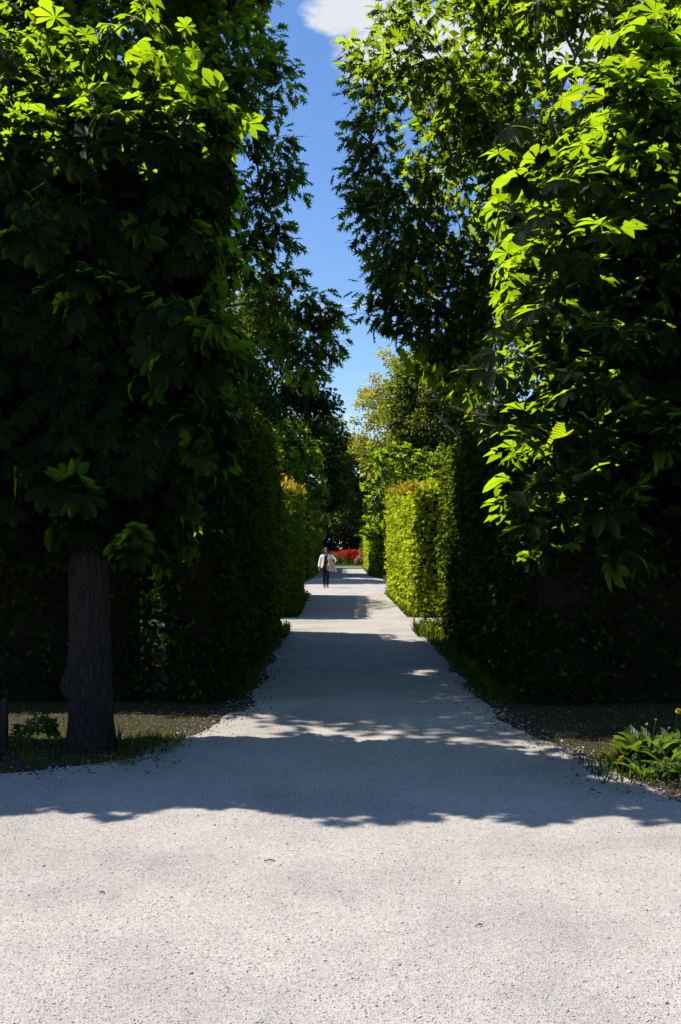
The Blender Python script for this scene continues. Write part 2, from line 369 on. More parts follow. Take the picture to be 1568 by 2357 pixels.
def oak_leaf(seed=0):
    r = random.Random(seed)
    V = [(0, -.25, 0)]; F = []
    sin_w = [.04, .10, .11, .06]; sy = [.02, .26, .56, .82]
    L = []; R = []
    for w, y in zip(sin_w, sy):
        L.append(len(V)); V.append((-w, y, .02)); R.append(len(V)); V.append((w, y, .02))
    V.append((0, 1.08, -.08)); tip = len(V) - 1
    F.append((0, R[0], L[0]))
    for i in range(3): F += [(L[i], R[i], R[i + 1]), (L[i], R[i + 1], L[i + 1])]
    F.append((L[3], R[3], tip))
    for i, (w, y) in enumerate([(.34, .34), (.46, .68), (.30, .98)]):
        k = r.uniform(.85, 1.15); z = r.uniform(-.14, .06)
        b = len(V); V.append((-w * k, y, z)); F.append((L[i], L[i + 1], b))
        b = len(V); V.append((w * k, y * r.uniform(.94, 1.06), z)); F.append((R[i], b, R[i + 1]))
    V = np.array(V); F = np.array(F)
    a, b, c = V[F[:, 0]], V[F[:, 1]], V[F[:, 2]]
    fl = np.cross(b - a, c - a)[:, 2] < 0; F[fl] = F[fl][:, ::-1]
    return V, F, np.tile((.5, .5), (len(V), 1))
def simple_leaf(w=.3, fold=.12):
    V = np.array([(0, 0, 0), (-w, .45, fold), (0, .5, 0), (w, .45, fold), (0, 1, -.12)])
    F = np.array([(0, 2, 1), (0, 3, 2), (1, 2, 4), (2, 3, 4)])
    U = np.array([(.5, 0), (0, .45), (.5, .5), (1, .45), (.5, 1)])
    return V, F, U
def quad_leaf(w=.35):
    V = np.array([(0, 0, 0), (-w, .5, .05), (w, .5, .05), (0, 1, -.1)]); F = np.array([(0, 2, 1), (1, 2, 3)])
    return V, F, np.array([(.5, 0), (0, .5), (1, .5), (.5, 1)])
CH_HI = [palmate(7, True, .22 + .08 * i, i) for i in range(5)]
CH_LO = [palmate(7, False, .25, 20 + i) for i in range(3)]
CH_FAR = [palmate(5, False, .25, 30 + i, False) for i in range(2)]
OAK = [oak_leaf(i) for i in range(4)]
LEAF = simple_leaf(); QUAD = quad_leaf()

# ------------------------------------------------------------------ tubes and branches
def tube(pts, radii, k=8, cap=True):
    pts = np.array(pts, float); V, F = [], []
    n = len(pts)
    for i in range(n):
        d = pts[min(i + 1, n - 1)] - pts[max(i - 1, 0)]; d = d / max(np.linalg.norm(d), 1e-9)
        a = np.array([1., 0, 0]) if abs(d[0]) < .8 else np.array([0, 1., 0])
        u = np.cross(d, a); u /= np.linalg.norm(u); v = np.cross(d, u)
        for j in range(k):
            t = 2 * math.pi * j / k
            V.append(pts[i] + radii[i] * (u * math.cos(t) + v * math.sin(t)))
    for i in range(n - 1):
        for j in range(k):
            a, b = i * k + j, i * k + (j + 1) % k
            F += [(a, b, b + k), (a, b + k, a + k)]
    if cap:
        for base, order in ((0, 1), ((n - 1) * k, -1)):
            c = len(V); V.append(pts[0] if base == 0 else pts[-1])
            for j in range(k):
                a, b = base + j, base + (j + 1) % k
                F.append((c, b, a) if order == 1 else (c, a, b))
    V = np.array(V); F = np.array(F)
    return V, F, np.zeros((len(V), 2))
def grow(trunk_pts, targets, r_tip=.006, expo=2.3, rmax=.2, wig=.06, seed=0):
    """join every target to the nearest fitting point of the tree that is there already; radii by the pipe model"""
    r = np.random.default_rng(seed)
    nodes = [np.array(p, float) for p in trunk_pts]; par = [-1] + list(range(len(trunk_pts) - 1)); plen = [0.0]
    for i in range(1, len(nodes)): plen.append(plen[-1] + np.linalg.norm(nodes[i] - nodes[i - 1]))
    nt_ = len(nodes)
    c0 = nodes[nt_ // 2]
    tg = sorted([np.array(t, float) for t in targets], key=lambda t: np.linalg.norm(t[:2] - c0[:2]) + .3 * abs(t[2] - c0[2]))
    for t in tg:
        A = np.array(nodes); d = np.linalg.norm(A - t, axis=1)
        up = np.maximum(0, A[:, 2] - t[2] + .2 * d)       # branches climb: prefer to start below
        cost = d + .25 * np.array(plen) + .9 * up
        cost[:max(1, nt_ // 3)] += 3
        i = int(np.argmin(cost)); a = nodes[i]
        L_ = d[i]; m = max(1, int(L_ / .7)); last = i
        for j in range(1, m + 1):
            f = j / m
            q = a + (t - a) * f
            if j < m: q = q + r.normal(0, wig * min(L_, 2.5), 3) * np.array([1, 1, .7]) + np.array([0, 0, .10 * L_ * f * (1 - f)])
            nodes.append(q); par.append(last); plen.append(plen[last] + np.linalg.norm(q - nodes[last])); last = len(nodes) - 1
    cnt = np.zeros(len(nodes)); child = [0] * len(nodes)
    for p in par:
        if p >= 0: child[p] += 1
    w = np.array([r_tip ** expo if c == 0 else 0 for c in child])
    for i in range(len(nodes) - 1, 0, -1):
        w[par[i]] += w[i]
    rad = np.minimum(w ** (1 / expo), rmax)
    parts = []
    for i in range(nt_, len(nodes)):
        p = par[i]
        if p < 0: continue
        r0 = min(rad[p], rad[i] * 1.5)
        parts.append(tube([nodes[p], nodes[i]], [r0, rad[i]], 5 if rad[i] > .012 else 3, False))
    return merge(parts), rad[:nt_]

# ------------------------------------------------------------------ which leaves show largest
def pick_largest(P, size, n=300, cell=14):
    """indices of the n leaves that are in view, not hidden by leaves before them, and show largest"""
    Y = np.maximum(P[:, 1], .1)
    u = 784 + P[:, 0] * FPX / Y; v = 1262 - (P[:, 2] - CAM_H) * FPX / Y
    ok = np.where((u > -10) & (u < 1578) & (v > -10) & (v < 2366))[0]
    ok = ok[np.argsort(Y[ok])]
    occ = {}; vis = []
    for i in ok:
        c = (int(u[i] // cell), int(v[i] // cell))
        k = occ.get(c, 0)
        if k < 1: vis.append(i)
        rr = int(size[i] * FPX / Y[i] * .45 // cell)
        for a in range(-rr, rr + 1):
            for b in range(-rr, rr + 1):
                q = (c[0] + a, c[1] + b); occ[q] = occ.get(q, 0) + 1
    vis = np.array(vis, dtype=int)
    if len(vis) == 0: return vis
    return vis[np.argsort(-(size[vis] / Y[vis]))][:n]
def leaf_parts(root, meshes, P, D, Nn, Sc, idx, name='leaf'):
    Mx = frames(D[idx], Nn[idx]); b = np.array(root.location)
    for k, i in enumerate(idx):
        o = bpy.data.objects.new(name, meshes[k % len(meshes)])
        m = Matrix([[*(Mx[k][r] * Sc[i]), P[i][r] - b[r]] for r in range(3)] + [[0, 0, 0, 1]])
        o.matrix_local = m
        COL.objects.link(o); o.parent = root
        o.matrix_parent_inverse = Matrix.Identity(4)

# ------------------------------------------------------------------ horse chestnuts, clipped to boxes
CH_MESH = [mesh_np('leaf', *t[:2], M['chestnut'], t[2], True) for t in CH_HI]
def box_depth(p, b, amp=.16, seed=0.0):
    """depth inside a clipped crown; b = dict of functions / numbers for the six sides"""
    x, y, z = p[:, 0], p[:, 1], p[:, 2]
    n = lowf(p, 1.9, seed) * amp + lowf(p, 4.3, seed + 3) * amp * .6 + amp * .55 * np.sin(p[:, 2] * 8.5 + 2.2 * lowf(p, 1.3, seed + 5))
    f = lambda q: q(x, y, z) if callable(q) else q
    s = np.stack([x - f(b['x0']), f(b['x1']) - x, y - f(b['y0']), f(b['y1']) - y, z - f(b['z0']), f(b['z1']) - z], -1) + n[:, None]
    k = .10
    return -k * np.log(np.exp(-np.clip(s, -3, 3) / k).sum(-1))
def chestnut(name, root, b, bounds, shoots, leaf_size, templates, hi_parts=0, trunk=None, seed=0, core=.22, upness=.6, m='chestnut', prune=True, amp=.16, nleaf=(4, 7), skin=.38, hang=1.0, droop=(.1, .55), fill=0, fill_top=4.4, sparse_top=None, extra=None, fill_depth=.26, thin=None):
    r = np.random.default_rng(seed)
    lo, hi = np.array(bounds[0]), np.array(bounds[1])
    P = np.zeros((0, 3)); tries = 0
    while len(P) < shoots and tries < 60:
        q = r.uniform(lo, hi, (4000, 3)); d = box_depth(q, b, amp, seed)
        pr = np.where(d < 0, 0, np.where(d < skin, 1, core))
        if thin is not None: pr = pr * thin(q)
        if sparse_top: pr = pr * np.where(q[:, 2] > sparse_top, .5, 1)
        P = np.concatenate([P, q[r.random(len(q)) < pr]]); tries += 1
    P = P[:shoots]
    if extra is not None: P = np.concatenate([P] + [extra + r.normal(0, .09, extra.shape) for _ in range(3)])
    e = .06
    d0 = box_depth(P, b, amp, seed)
    G = -np.stack([(box_depth(P + np.eye(3)[i] * e, b, amp, seed) - d0) / e for i in range(3)], -1)
    G = norm(G + 1e-6)
    if extra is not None: G[-3 * len(extra):] = norm(np.array([-.45, -.75, .35]))
    A = norm(G * .75 + np.array([0, 0, upness]) + r.normal(0, .28, P.shape))
    LP, LD, LN, LS = [], [], [], []
    for i in range(len(P)):
        n = r.integers(*nleaf); ph = r.uniform(0, 6.28)
        a = A[i]; u = norm(np.cross(a, [0.3, .5, .8])); v = np.cross(a, u)
        for k in range(n):
            t = ph + 2.399 * k
            rad = u * math.cos(t) + v * math.sin(t)
            pet = norm(rad + a * r.uniform(.1, .6))
            s = leaf_size * r.uniform(.45, 1.12)
            bl = P[i] + pet * s * .65
            d = norm(pet + np.array([0, 0, -r.uniform(*droop)]))
            wy = min(1.0, max(0.0, -G[i][1] * 1.3)) * hang * (1 if not sparse_top else min(1, max(0, (sparse_top + .1 - P[i][2]) / .5)))
            LP.append(bl); LD.append(norm(d + np.array([0, 0, -.55 * wy]))); LN.append(norm(np.array([0, 0, .85 - .65 * wy]) + a * .45 * (1 - wy) + G[i] * 1.0 * wy + r.normal(0, .22, 3))); LS.append(s)
    LP, LD, LN, LS = map(np.array, (LP, LD, LN, LS))
    if prune:
        k = keep_sun(LP, prune if isinstance(prune, list) else None); LP, LD, LN, LS = LP[k], LD[k], LN[k], LS[k]
    idx = np.array([], dtype=int)
    if hi_parts:
        idx = pick_largest(LP + LD * LS[:, None] * .45, LS * 1.7, hi_parts)
        leaf_parts(root, CH_MESH, LP, LD, LN, LS, idx)
    rest = np.setdiff1d(np.arange(len(LP)), idx); r.shuffle(rest)
    arr = []
    for k, T in enumerate(templates):
        j = rest[k::len(templates)]
        arr.append(scatter(T, LP[j], LD[j], LN[j], LS[j]))
    if fill:                                      # large plain leaves added inside the crown to block light
        q = r.uniform(lo, hi, (fill * 5, 3)); q = q[(box_depth(q, b, amp, seed) > fill_depth) & (q[:, 2] < fill_top)][:fill]
        arr.append(scatter(LEAF, q, r.normal(0, 1, q.shape) + np.array([0, 0, -.5]), r.normal(0, .6, q.shape) + np.array([0, 0, .8]), r.uniform(.2, .34, len(q))))
    V, F, U = merge(arr)
    part_np('crown', V, F, M[m], root, U, 'stuff', True)
    if trunk is not None:
        keep = P[r.random(len(P)) < trunk.get('share', .35)]
        (bv, bf, bu), rad = grow(trunk['pts'], keep, trunk.get('tip', .006), 2.35, trunk.get('rmax', .1), .05, seed)
        part_np('branches', bv, bf, M['bark'], root, kind='stuff', smooth=True)
    return P

def trunk_mesh(base, top, r0, r1, flare=.35, k=20, rows=26, seed=1, burls=()):
    r = np.random.default_rng(seed); base, top = np.array(base, float), np.array(top, float)
    V, F = [], []
    for i in range(rows + 1):
        t = i / rows; c = base + (top - base) * t + np.array([math.sin(t * 5 + seed), math.cos(t * 4 + seed), 0]) * .015 * t
        hgt = (top[2] - base[2]) * t
        rr = r0 + (r1 - r0) * t + r0 * flare * math.exp(-hgt / .14)
        for j in range(k):
            a = 2 * math.pi * j / k
            lump_ = 1 + .05 * math.sin(3 * a + seed) + .035 * math.sin(5 * a + 9 * t) + .05 * math.exp(-hgt / .2) * math.sin(6 * a + seed) + r.normal(0, .012)
            p = c + np.array([math.cos(a), math.sin(a), 0]) * rr * lump_
            for (ba, bz, br, bh) in burls:
                da = (a - ba + math.pi) % (2 * math.pi) - math.pi
                p = p + np.array([math.cos(ba), math.sin(ba), 0]) * bh * math.exp(-((da * rr) ** 2 + (hgt - bz) ** 2) / br ** 2)
            V.append(p)
    for i in range(rows):
        for j in range(k):
            a, b = i * k + j, i * k + (j + 1) % k
            F += [(a, b, b + k), (a, b + k, a + k)]
    return np.array(V), np.array(F)

def px_interp(zs, xs):
    zs, xs = np.array(zs), np.array(xs)
    return lambda x, y, z: np.interp(z, zs, xs)
# left of the avenue
T1 = empty('horse_chestnut_tree', (-2.0, 7.95, 0), 'clipped horse chestnut with thick bare trunk standing on the left edge of the gravel', 'tree', 'clipped horse chestnuts flanking the avenue')
v, f = trunk_mesh((-2.0, 7.95, -.02), (-2.0, 7.95, 3.4), .168, .135, .36, seed=2, burls=[(math.pi * 1.06, .56, .09, .10)])
part_np('trunk', v, f, M['bark'], T1, smooth=True)
lx1 = px_interp([1.6, 2.2, 3.5, 4.6, 5.0, 5.5], [-1.15, -.98, -.88, -.90, -1.0, -1.4])
b1 = dict(x0=-3.35, x1=lambda x, y, z: lx1(x, y, z) - .18 * np.maximum(0, y - 7.6), y0=lambda x, y, z: 7.08 + .10 * np.maximum(0, z - 4.6) ** 2, y1=8.75,
          z0=lambda x, y, z: 1.72 + .05 * np.sin(x * 5), z1=lambda x, y, z: 5.46 + .20 * np.sin(x * 5.2 + 1.4) - .35 * np.clip((y - 7.5) / .8, 0, 1))
chestnut('a', T1, b1, ((-3.6, 6.6, 1.4), (-.3, 9.2, 5.8)), 1800, .172, CH_LO, 300, dict(pts=[(-2, 7.95, 2.3), (-2, 7.95, 2.8), (-2, 7.95, 3.4), (-1.98, 7.92, 4.2), (-2, 7.9, 4.9)], rmax=.07), seed=3, core=.4, fill=6500, sparse_top=4.5)
# its neighbour, mostly outside the frame
T2 = empty('horse_chestnut_tree', (-4.9, 7.95, 0), 'second clipped horse chestnut at the left border, beyond the thick bare trunk', 'tree', 'clipped horse chestnuts flanking the avenue')
v, f = trunk_mesh((-4.9, 7.95, -.02), (-4.9, 7.95, 3.4), .16, .13, .32, seed=5); part_np('trunk', v, f, M['bark'], T2, smooth=True)
b2 = dict(x0=-6.6, x1=-3.0, y0=7.1, y1=8.75, z0=1.75, z1=5.1)
chestnut('b', T2, b2, ((-6.8, 6.6, 1.4), (-2.8, 9.2, 5.8)), 900, .2, CH_LO, 0, dict(pts=[(-4.9, 7.95, 2.3), (-4.9, 7.95, 3.4), (-4.9, 7.9, 4.9)], rmax=.07), seed=4, fill=4000)
# right of the avenue
SPRAY = np.array([px(*a) for a in [(1450, 960, 6.75), (1350, 1000, 6.7), (1400, 780, 6.75), (1500, 1010, 6.7), (1330, 1130, 6.75), (1230, 1190, 6.8), (1290, 900, 6.75), (1250, 690, 6.8), (1470, 240, 6.75), (1340, 560, 6.75), (1290, 420, 6.8), (1180, 1010, 6.8), (1170, 860, 6.85), (1420, 400, 6.7), (1540, 560, 6.7), (1200, 560, 6.85), (1520, 300, 6.7), (1390, 190, 6.85), (1180, 330, 6.85), (1420, 1180, 6.75)]])
T3 = empty('horse_chestnut_tree', (3.1, 7.95, 0), 'horse chestnut with big sunlit palmate leaves hanging over the right side of the path', 'tree', 'clipped horse chestnuts flanking the avenue')
v, f = trunk_mesh((3.1, 7.95, -.02), (3.1, 7.95, 3.4), .165, .135, .32, seed=8); part_np('trunk', v, f, M['bark'], T3, smooth=True)
rx = px_interp([1.6, 1.85, 2.1, 2.4, 2.83, 3.2, 3.62, 4.08, 4.48, 4.9, 5.25], [1.66, 1.44, 1.34, 1.30, 1.44, 1.38, 1.46, 1.36, 1.32, 1.76, 2.1])
b3 = dict(x0=lambda x, y, z: rx(x, y, z) + .12 * np.maximum(0, y - 7.4), x1=4.9, y0=lambda x, y, z: 7.05 - .20 * np.clip(x - 1.2, 0, 1.6) + .06 * np.sin(x * 3 + z * 4), y1=8.75,
          z0=lambda x, y, z: 1.72 + .05 * np.sin(x * 6), z1=lambda x, y, z: 5.05 + .12 * np.sin(x * 4.1))
chestnut('c', T3, b3, ((.7, 6.5, 1.4), (5.2, 9.2, 5.7)), 1050, .20, CH_LO, 300, dict(pts=[(3.1, 7.95, 2.3), (3.1, 7.95, 2.8), (3.1, 7.95, 3.4), (3.05, 7.92, 4.2), (3.0, 7.9, 4.8)], rmax=.07), seed=6, hang=.0, droop=(.0, .30), thin=lambda q: np.where(q[:, 0] < rx(0, 0, q[:, 2]) + .6, .55, 1) * np.where(q[:, 1] < 7.15, .75, 1), extra=SPRAY, prune=[(.15, 1.85, 2.7, 6.6, 7.5, 1.0)] + [(q[2] - .65, q[0] - .22, q[0] + .22, q[1] - .2, q[1] + .22, .85) for q in SPRAY], amp=.26, core=.25, fill=6500, fill_depth=.55)
# second row across the far cross path
T4 = empty('horse_chestnut_tree', (3.4, 48.4, 0), 'far clipped horse chestnut with bright green crown above the sunlit right hedge', 'tree', 'far clipped chestnuts at the cross path')
v, f = trunk_mesh((3.4, 48.4, -.02), (3.4, 48.4, 4), .2, .15, .3, 10, 8, 9); part_np('trunk', v, f, M['bark'], T4, smooth=True)
b4 = dict(x0=1.25, x1=6.2, y0=46.6, y1=50, z0=2.1, z1=lambda x, y, z: 6.3 + .5 * np.sin(x * 1.7) * np.cos(y))
chestnut('d', T4, b4, ((.8, 46, 1.8), (6.6, 50.4, 7.4)), 560, .22, CH_FAR, 300, dict(pts=[(3.4, 48.4, 2.2), (3.4, 48.4, 3.4), (3.4, 48.4, 5.0)], rmax=.1, share=.15, tip=.01), seed=12, amp=.35)
T5 = empty('horse_chestnut_tree', (-3.6, 48.4, 0), 'far clipped horse chestnut with rounded bright crown above the left hedges', 'tree', 'far clipped chestnuts at the cross path')
v, f = trunk_mesh((-3.6, 48.4, -.02), (-3.6, 48.4, 4), .2, .15, .3, 10, 8, 10); part_np('trunk', v, f, M['bark'], T5, smooth=True)
b5 = dict(x0=-6.8, x1=lambda x, y, z: -.95 - .3 * np.maximum(0, z - 6.6) ** 2, y0=46.8, y1=50.2, z0=2.2, z1=lambda x, y, z: 7.3 + .5 * np.sin(x * 1.9))
chestnut('e', T5, b5, ((-7, 46.3, 1.8), (-.6, 50.6, 8.2)), 640, .22, CH_FAR, 300, dict(pts=[(-3.6, 48.4, 2.2), (-3.6, 48.4, 3.6), (-3.6, 48.4, 5.6)], rmax=.1, share=.15, tip=.01), seed=13, amp=.3)

# ------------------------------------------------------------------ hedges
def hedge(label, x0, x1, y0, y1, h, dens, size, m='hedge', seed=0, faces='xXyYT', r=.22, wave=.08, core=True, top=None, topn=0, hole=None, group='clipped hedges along the avenue'):
    """h: height or function of y. faces: which sides carry leaves (x low side, X high side, y near end, Y far end, T top)"""
    g = np.random.default_rng(100 + seed)
    hf = h if callable(h) else (lambda y: np.full(np.shape(y), h, float))
    root = empty('hedge', ((x0 + x1) / 2, (y0 + y1) / 2, 0), label, 'hedge', group)
    hm = float(hf(np.array([(y0 + y1) / 2]))[0])
    P = []
    def add(a, u, v):
        n = int(a * dens)
        P.append((u(g.random(n)), v(g.random(n))))
    pts = []
    n = int((y1 - y0) * hm * dens)
    for fc in faces:
        if fc in 'xX':
            y = g.uniform(y0, y1, n); z = g.random(n) * hf(y); pts.append(np.stack([np.full(n, x0 if fc == 'x' else x1), y, z], -1))
        elif fc in 'yY':
            k = int((x1 - x0) * hm * dens); x = g.uniform(x0, x1, k); yy = np.full(k, y0 if fc == 'y' else y1)
            pts.append(np.stack([x, yy, g.random(k) * hf(yy)], -1))
        else:
            k = int((x1 - x0) * (y1 - y0) * dens * .8); y = g.uniform(y0, y1, k); pts.append(np.stack([g.uniform(x0, x1, k), y, hf(y)], -1))
    p = np.concatenate(pts)
    hh = hf(p[:, 1])
    q = np.stack([np.clip(p[:, 0], x0 + r, x1 - r), np.clip(p[:, 1], y0 + r, y1 - r), np.minimum(p[:, 2], hh - r)], -1)
    n_ = norm(p - q + 1e-6)
    p = q + n_ * r
    w = lowf(p, 1.6, seed) * wave + lowf(p, 5.1, seed + 1) * wave * .6
    dp = np.abs(g.normal(0, .055, len(p))) - .03
    p = p + n_ * (w - dp)[:, None]
    if hole is not None:
        k = ~((p[:, 0] > hole[0]) & (p[:, 0] < hole[1]) & (p[:, 2] > hole[2]) & (p[:, 2] < hole[3]) & (g.random(len(p)) < hole[4])); p, n_ = p[k], n_[k]
    k = g.random(len(p)) > .55 * np.clip(lowf(p, 3.3, seed + 9) * 1.6 - .2, 0, 1); p, n_ = p[k], n_[k]
    stray = (g.random(len(p)) < .03)[:, None]; p = p + n_ * stray * g.uniform(.03, .16, (len(p), 1))
    d = norm(n_ * .55 + np.array([0, 0, -.25]) + g.normal(0, .55, p.shape))
    nn = norm(n_ * .9 + np.array([0, 0, .22]) + g.normal(0, .36, p.shape))
    s = size * g.uniform(.65, 1.2, len(p))
    V, F, U = scatter(LEAF, p, d, nn, s)
    part_np('foliage', V, F, M[m], root, U, 'stuff', True)
    if topn:
        y = g.uniform(y0, y1, topn); x = g.uniform(x0, x1, topn)
        side = g.random(topn) < .5
        x = np.where(side, np.where(top == 'X', x1, x0) + g.normal(0, .06, topn), x)
        p = np.stack([x, y, hf(y) + np.abs(g.normal(0, .10, topn)) - np.where(side, .16, .03)], -1)
        d = norm(np.array([0, 0, .7]) + g.normal(0, .6, p.shape)); nn = norm(g.normal(0, 1, p.shape) + np.array([0, 0, .5]))
        V, F, U = scatter(LEAF, p, d, nn, size * g.uniform(.6, 1.1, topn))
        part_np('new_growth', V, F, M['new_growth'], root, U, 'stuff', True)
    if core:
        i = .13; yy = np.linspace(y0 + i, y1 - i, 12); V = []; F = []
        for a in yy:
            hz = float(hf(np.array([a]))[0]) - i
            V += [(x0 + i, a, 0), (x0 + i, a, hz - .15), (x0 + i + .15, a, hz), (x1 - i - .15, a, hz), (x1 - i, a, hz - .15), (x1 - i, a, 0)]
        for k in range(11):
            b = k * 6
            for j in range(5):
                F += [(b + j, b + j + 1, b + j + 7), (b + j, b + j + 7, b + j + 6)]
        for b in (0, 66):
            F += [(b, b + 1, b + 2), (b, b + 2, b + 3), (b, b + 3, b + 4), (b, b + 4, b + 5)]
        part_np('twigs', np.array(V), np.array(F), M['twigs'], root)
    return root
hedge('tall dark hedge wall in shade along the left of the path, behind the bare trunk', -1.80, -1.21, 10.3, 19.3, 3.6, 560, .095, seed=1, faces='XyYx', r=.26)
hedge('dark hedge facing the viewer behind the thick bare trunk on the left', -6.5, -2.1, 10.4, 11.2, 3.6, 430, .095, seed=2, faces='yX')
hedge('thin leaky stretch of hedge letting sun specks through, right of the bare trunk', -2.2, -1.8, 10.38, 10.8, 3.6, 520, .09, seed=11, faces='y', core=False, hole=(-2.2, -1.8, .6, 2.2, .45))
hedge('tall dark hedge wall in deep shade along the right of the path', 1.92, 2.9, 10.2, 18.5, 3.5, 560, .095, seed=3, faces='xyY', r=.42, wave=.15)
hedge('dark hedge facing the viewer under the big sunlit chestnut leaves at right', 2.42, 7.0, 10.34, 11.2, 3.6, 420, .095, seed=4, faces='y')
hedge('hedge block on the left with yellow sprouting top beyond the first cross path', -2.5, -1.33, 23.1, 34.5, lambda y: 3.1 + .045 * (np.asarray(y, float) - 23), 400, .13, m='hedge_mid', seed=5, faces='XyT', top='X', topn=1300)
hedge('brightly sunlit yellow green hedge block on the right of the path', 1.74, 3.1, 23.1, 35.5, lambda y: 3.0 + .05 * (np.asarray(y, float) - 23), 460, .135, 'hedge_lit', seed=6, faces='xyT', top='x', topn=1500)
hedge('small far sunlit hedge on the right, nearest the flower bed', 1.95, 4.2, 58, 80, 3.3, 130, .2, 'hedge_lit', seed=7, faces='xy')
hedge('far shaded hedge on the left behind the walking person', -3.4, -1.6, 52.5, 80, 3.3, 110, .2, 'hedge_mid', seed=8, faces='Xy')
hedge('dark hedge running off along the right of the first cross path', 2.72, 12, 17.8, 18.7, 3.5, 110, .13, seed=9, faces='Y')
hedge('hedge running off along the left of the first cross path', -12, -2.52, 23.1, 24.0, 3.1, 110, .13, seed=10, faces='y')

# ------------------------------------------------------------------ oaks and other trees
OAK_MESH = [mesh_np('leaf', *t[:2], M['oak'], t[2]) for t in OAK]
def cluster_tree(name, label, base, trunk, clumps, leaf, per, templates, m, bark='oak_bark', seed=0, group=None, parts=0, meshes=None, droop=.45, prune=True, cat='tree', rtip=.008, rmax=.13, tr=(.22, .14), flat=.7, out=.6, inner=None):
    """clumps: array (n, 4) of leaf-clump centres and radii"""
    r = np.random.default_rng(300 + seed)
    root = empty(name, base, label, cat, group)
    pts = [np.array(p, float) for p in trunk]
    n = len(pts); rad = np.linspace(tr[0], tr[1], n); 
    tv = tube(pts, [rad[i] * (1.35 if i == 0 else 1) for i in range(n)], 10)
    part_np('trunk', tv[0], tv[1], M[bark], root, smooth=True)
    C = np.asarray(clumps, float)
    (bv, bf, bu), _ = grow(pts, C[:, :3], rtip, 2.3, rmax, .07, seed)
    part_np('branches', bv, bf, M[bark], root, kind='stuff', smooth=True)
    P, D, NN, SS = [], [], [], []
    cen = C[:, :3].mean(0)
    for c in C:
        k = max(4, int(per * (c[3] / .6) ** 2 * r.uniform(.75, 1.25)))
        q = norm(r.normal(0, 1, (k, 3))) * (r.random((k, 1)) ** .45) * c[3] * np.array([1, 1, flat])
        o = norm(c[:3] - cen + np.array([0, 0, .3]))
        P.append(c[:3] + q); D.append(norm(norm(q + 1e-6) * .6 + o * out * .5 + np.array([0, 0, -droop]) + r.normal(0, .4, (k, 3))))
        NN.append(norm(np.array([0, 0, .8]) + r.normal(0, .5, (k, 3)))); SS.append(leaf * r.uniform(.6, 1.15, k))
    P, D, NN, SS = map(np.concatenate, (P, D, NN, SS))
    if prune:
        k = keep_sun(P); P, D, NN, SS = P[k], D[k], NN[k], SS[k]
    idx = np.array([], dtype=int)
    if parts:
        idx = pick_largest(P + D * SS[:, None] * .5, SS, parts, 8)
        leaf_parts(root, meshes, P, D, NN, SS, idx)
    rest = np.setdiff1d(np.arange(len(P)), idx); r.shuffle(rest)
    if inner is not None:
        deep = rest[inner(P[rest])]; rest = rest[~inner(P[rest])]
        extra = [scatter(QUAD, P[deep], D[deep], NN[deep], SS[deep] * 1.15)]
    else: extra = []
    V, F, U = merge(extra + [scatter(T, P[rest[k::len(templates)]], D[rest[k::len(templates)]], NN[rest[k::len(templates)]], SS[rest[k::len(templates)]]) for k, T in enumerate(templates)])
    part_np('crown', V, F, M[m], root, U, 'stuff')
    return root
def blob(c, rad, n, r, cr=(.5, .8), shell=.5, zmin=None, cond=None):
    """clump centres filling an ellipsoid, denser towards its skin"""
    out = []
    c, rad = np.array(c, float), np.array(rad, float)
    while len(out) < n:
        u = norm(r.normal(0, 1, 3)) * (shell + (1 - shell) * r.random()) if r.random() < .75 else norm(r.normal(0, 1, 3)) * r.random() ** .4
        p = c + u * rad
        if zmin is not None and p[2] < zmin: continue
        if cond is not None and not cond(p): continue
        out.append((*p, r.uniform(*cr)))
    return out
r = np.random.default_rng(77)
# left oak: the boughs that stand against the sky, then the body of the crown
edge = [(640, -20, 14.5), (590, 40, 14), (655, 90, 15), (672, 150, 15), (680, 200, 15), (630, 130, 14.5), (625, 250, 15), (600, 320, 14.5), (655, 330, 15.2), (680, 400, 15), (690, 430, 15.4), (640, 400, 14.5), (620, 460, 15), (645, 520, 15), (655, 555, 15), (600, 560, 14.6),
        (610, 620, 15), (670, 640, 15.4), (640, 690, 15), (700, 720, 15.6), (750, 720, 15.8), (775, 740, 16), (770, 800, 16), (730, 790, 15.6), (690, 800, 15.5), (720, 850, 15.6), (650, 770, 15), (740, 690, 15.8)]
cl1 = [(*px(u - (48 if v < 100 else 30 if v < 300 else 16), v, Y), .34) for u, v, Y in edge]
cl1 += blob((-4.4, 14.7, 8.8), (3.8, 4.2, 4.4), 250, r, (.45, .75), .55, 4.3, lambda p: p[0] < -1.45 - .22 * max(0, 14 - p[1]))
cluster_tree('oak_tree', 'tall dark oak with lobed leaves overhanging the path from the left', (-4.6, 15.6, 0), [(-4.6, 15.6, -.1), (-4.6, 15.6, 2.5), (-4.5, 15.5, 4.6), (-4.4, 15.5, 6.5), (-4.2, 15.4, 9), (-4.1, 15.4, 11.5)],
             cl1, .19, 190, OAK, 'oak', seed=1, inner=lambda p: (p[:, 0] < -3.4) | (p[:, 1] > 16.6), parts=300, meshes=OAK_MESH, group='oaks overhanging the path')
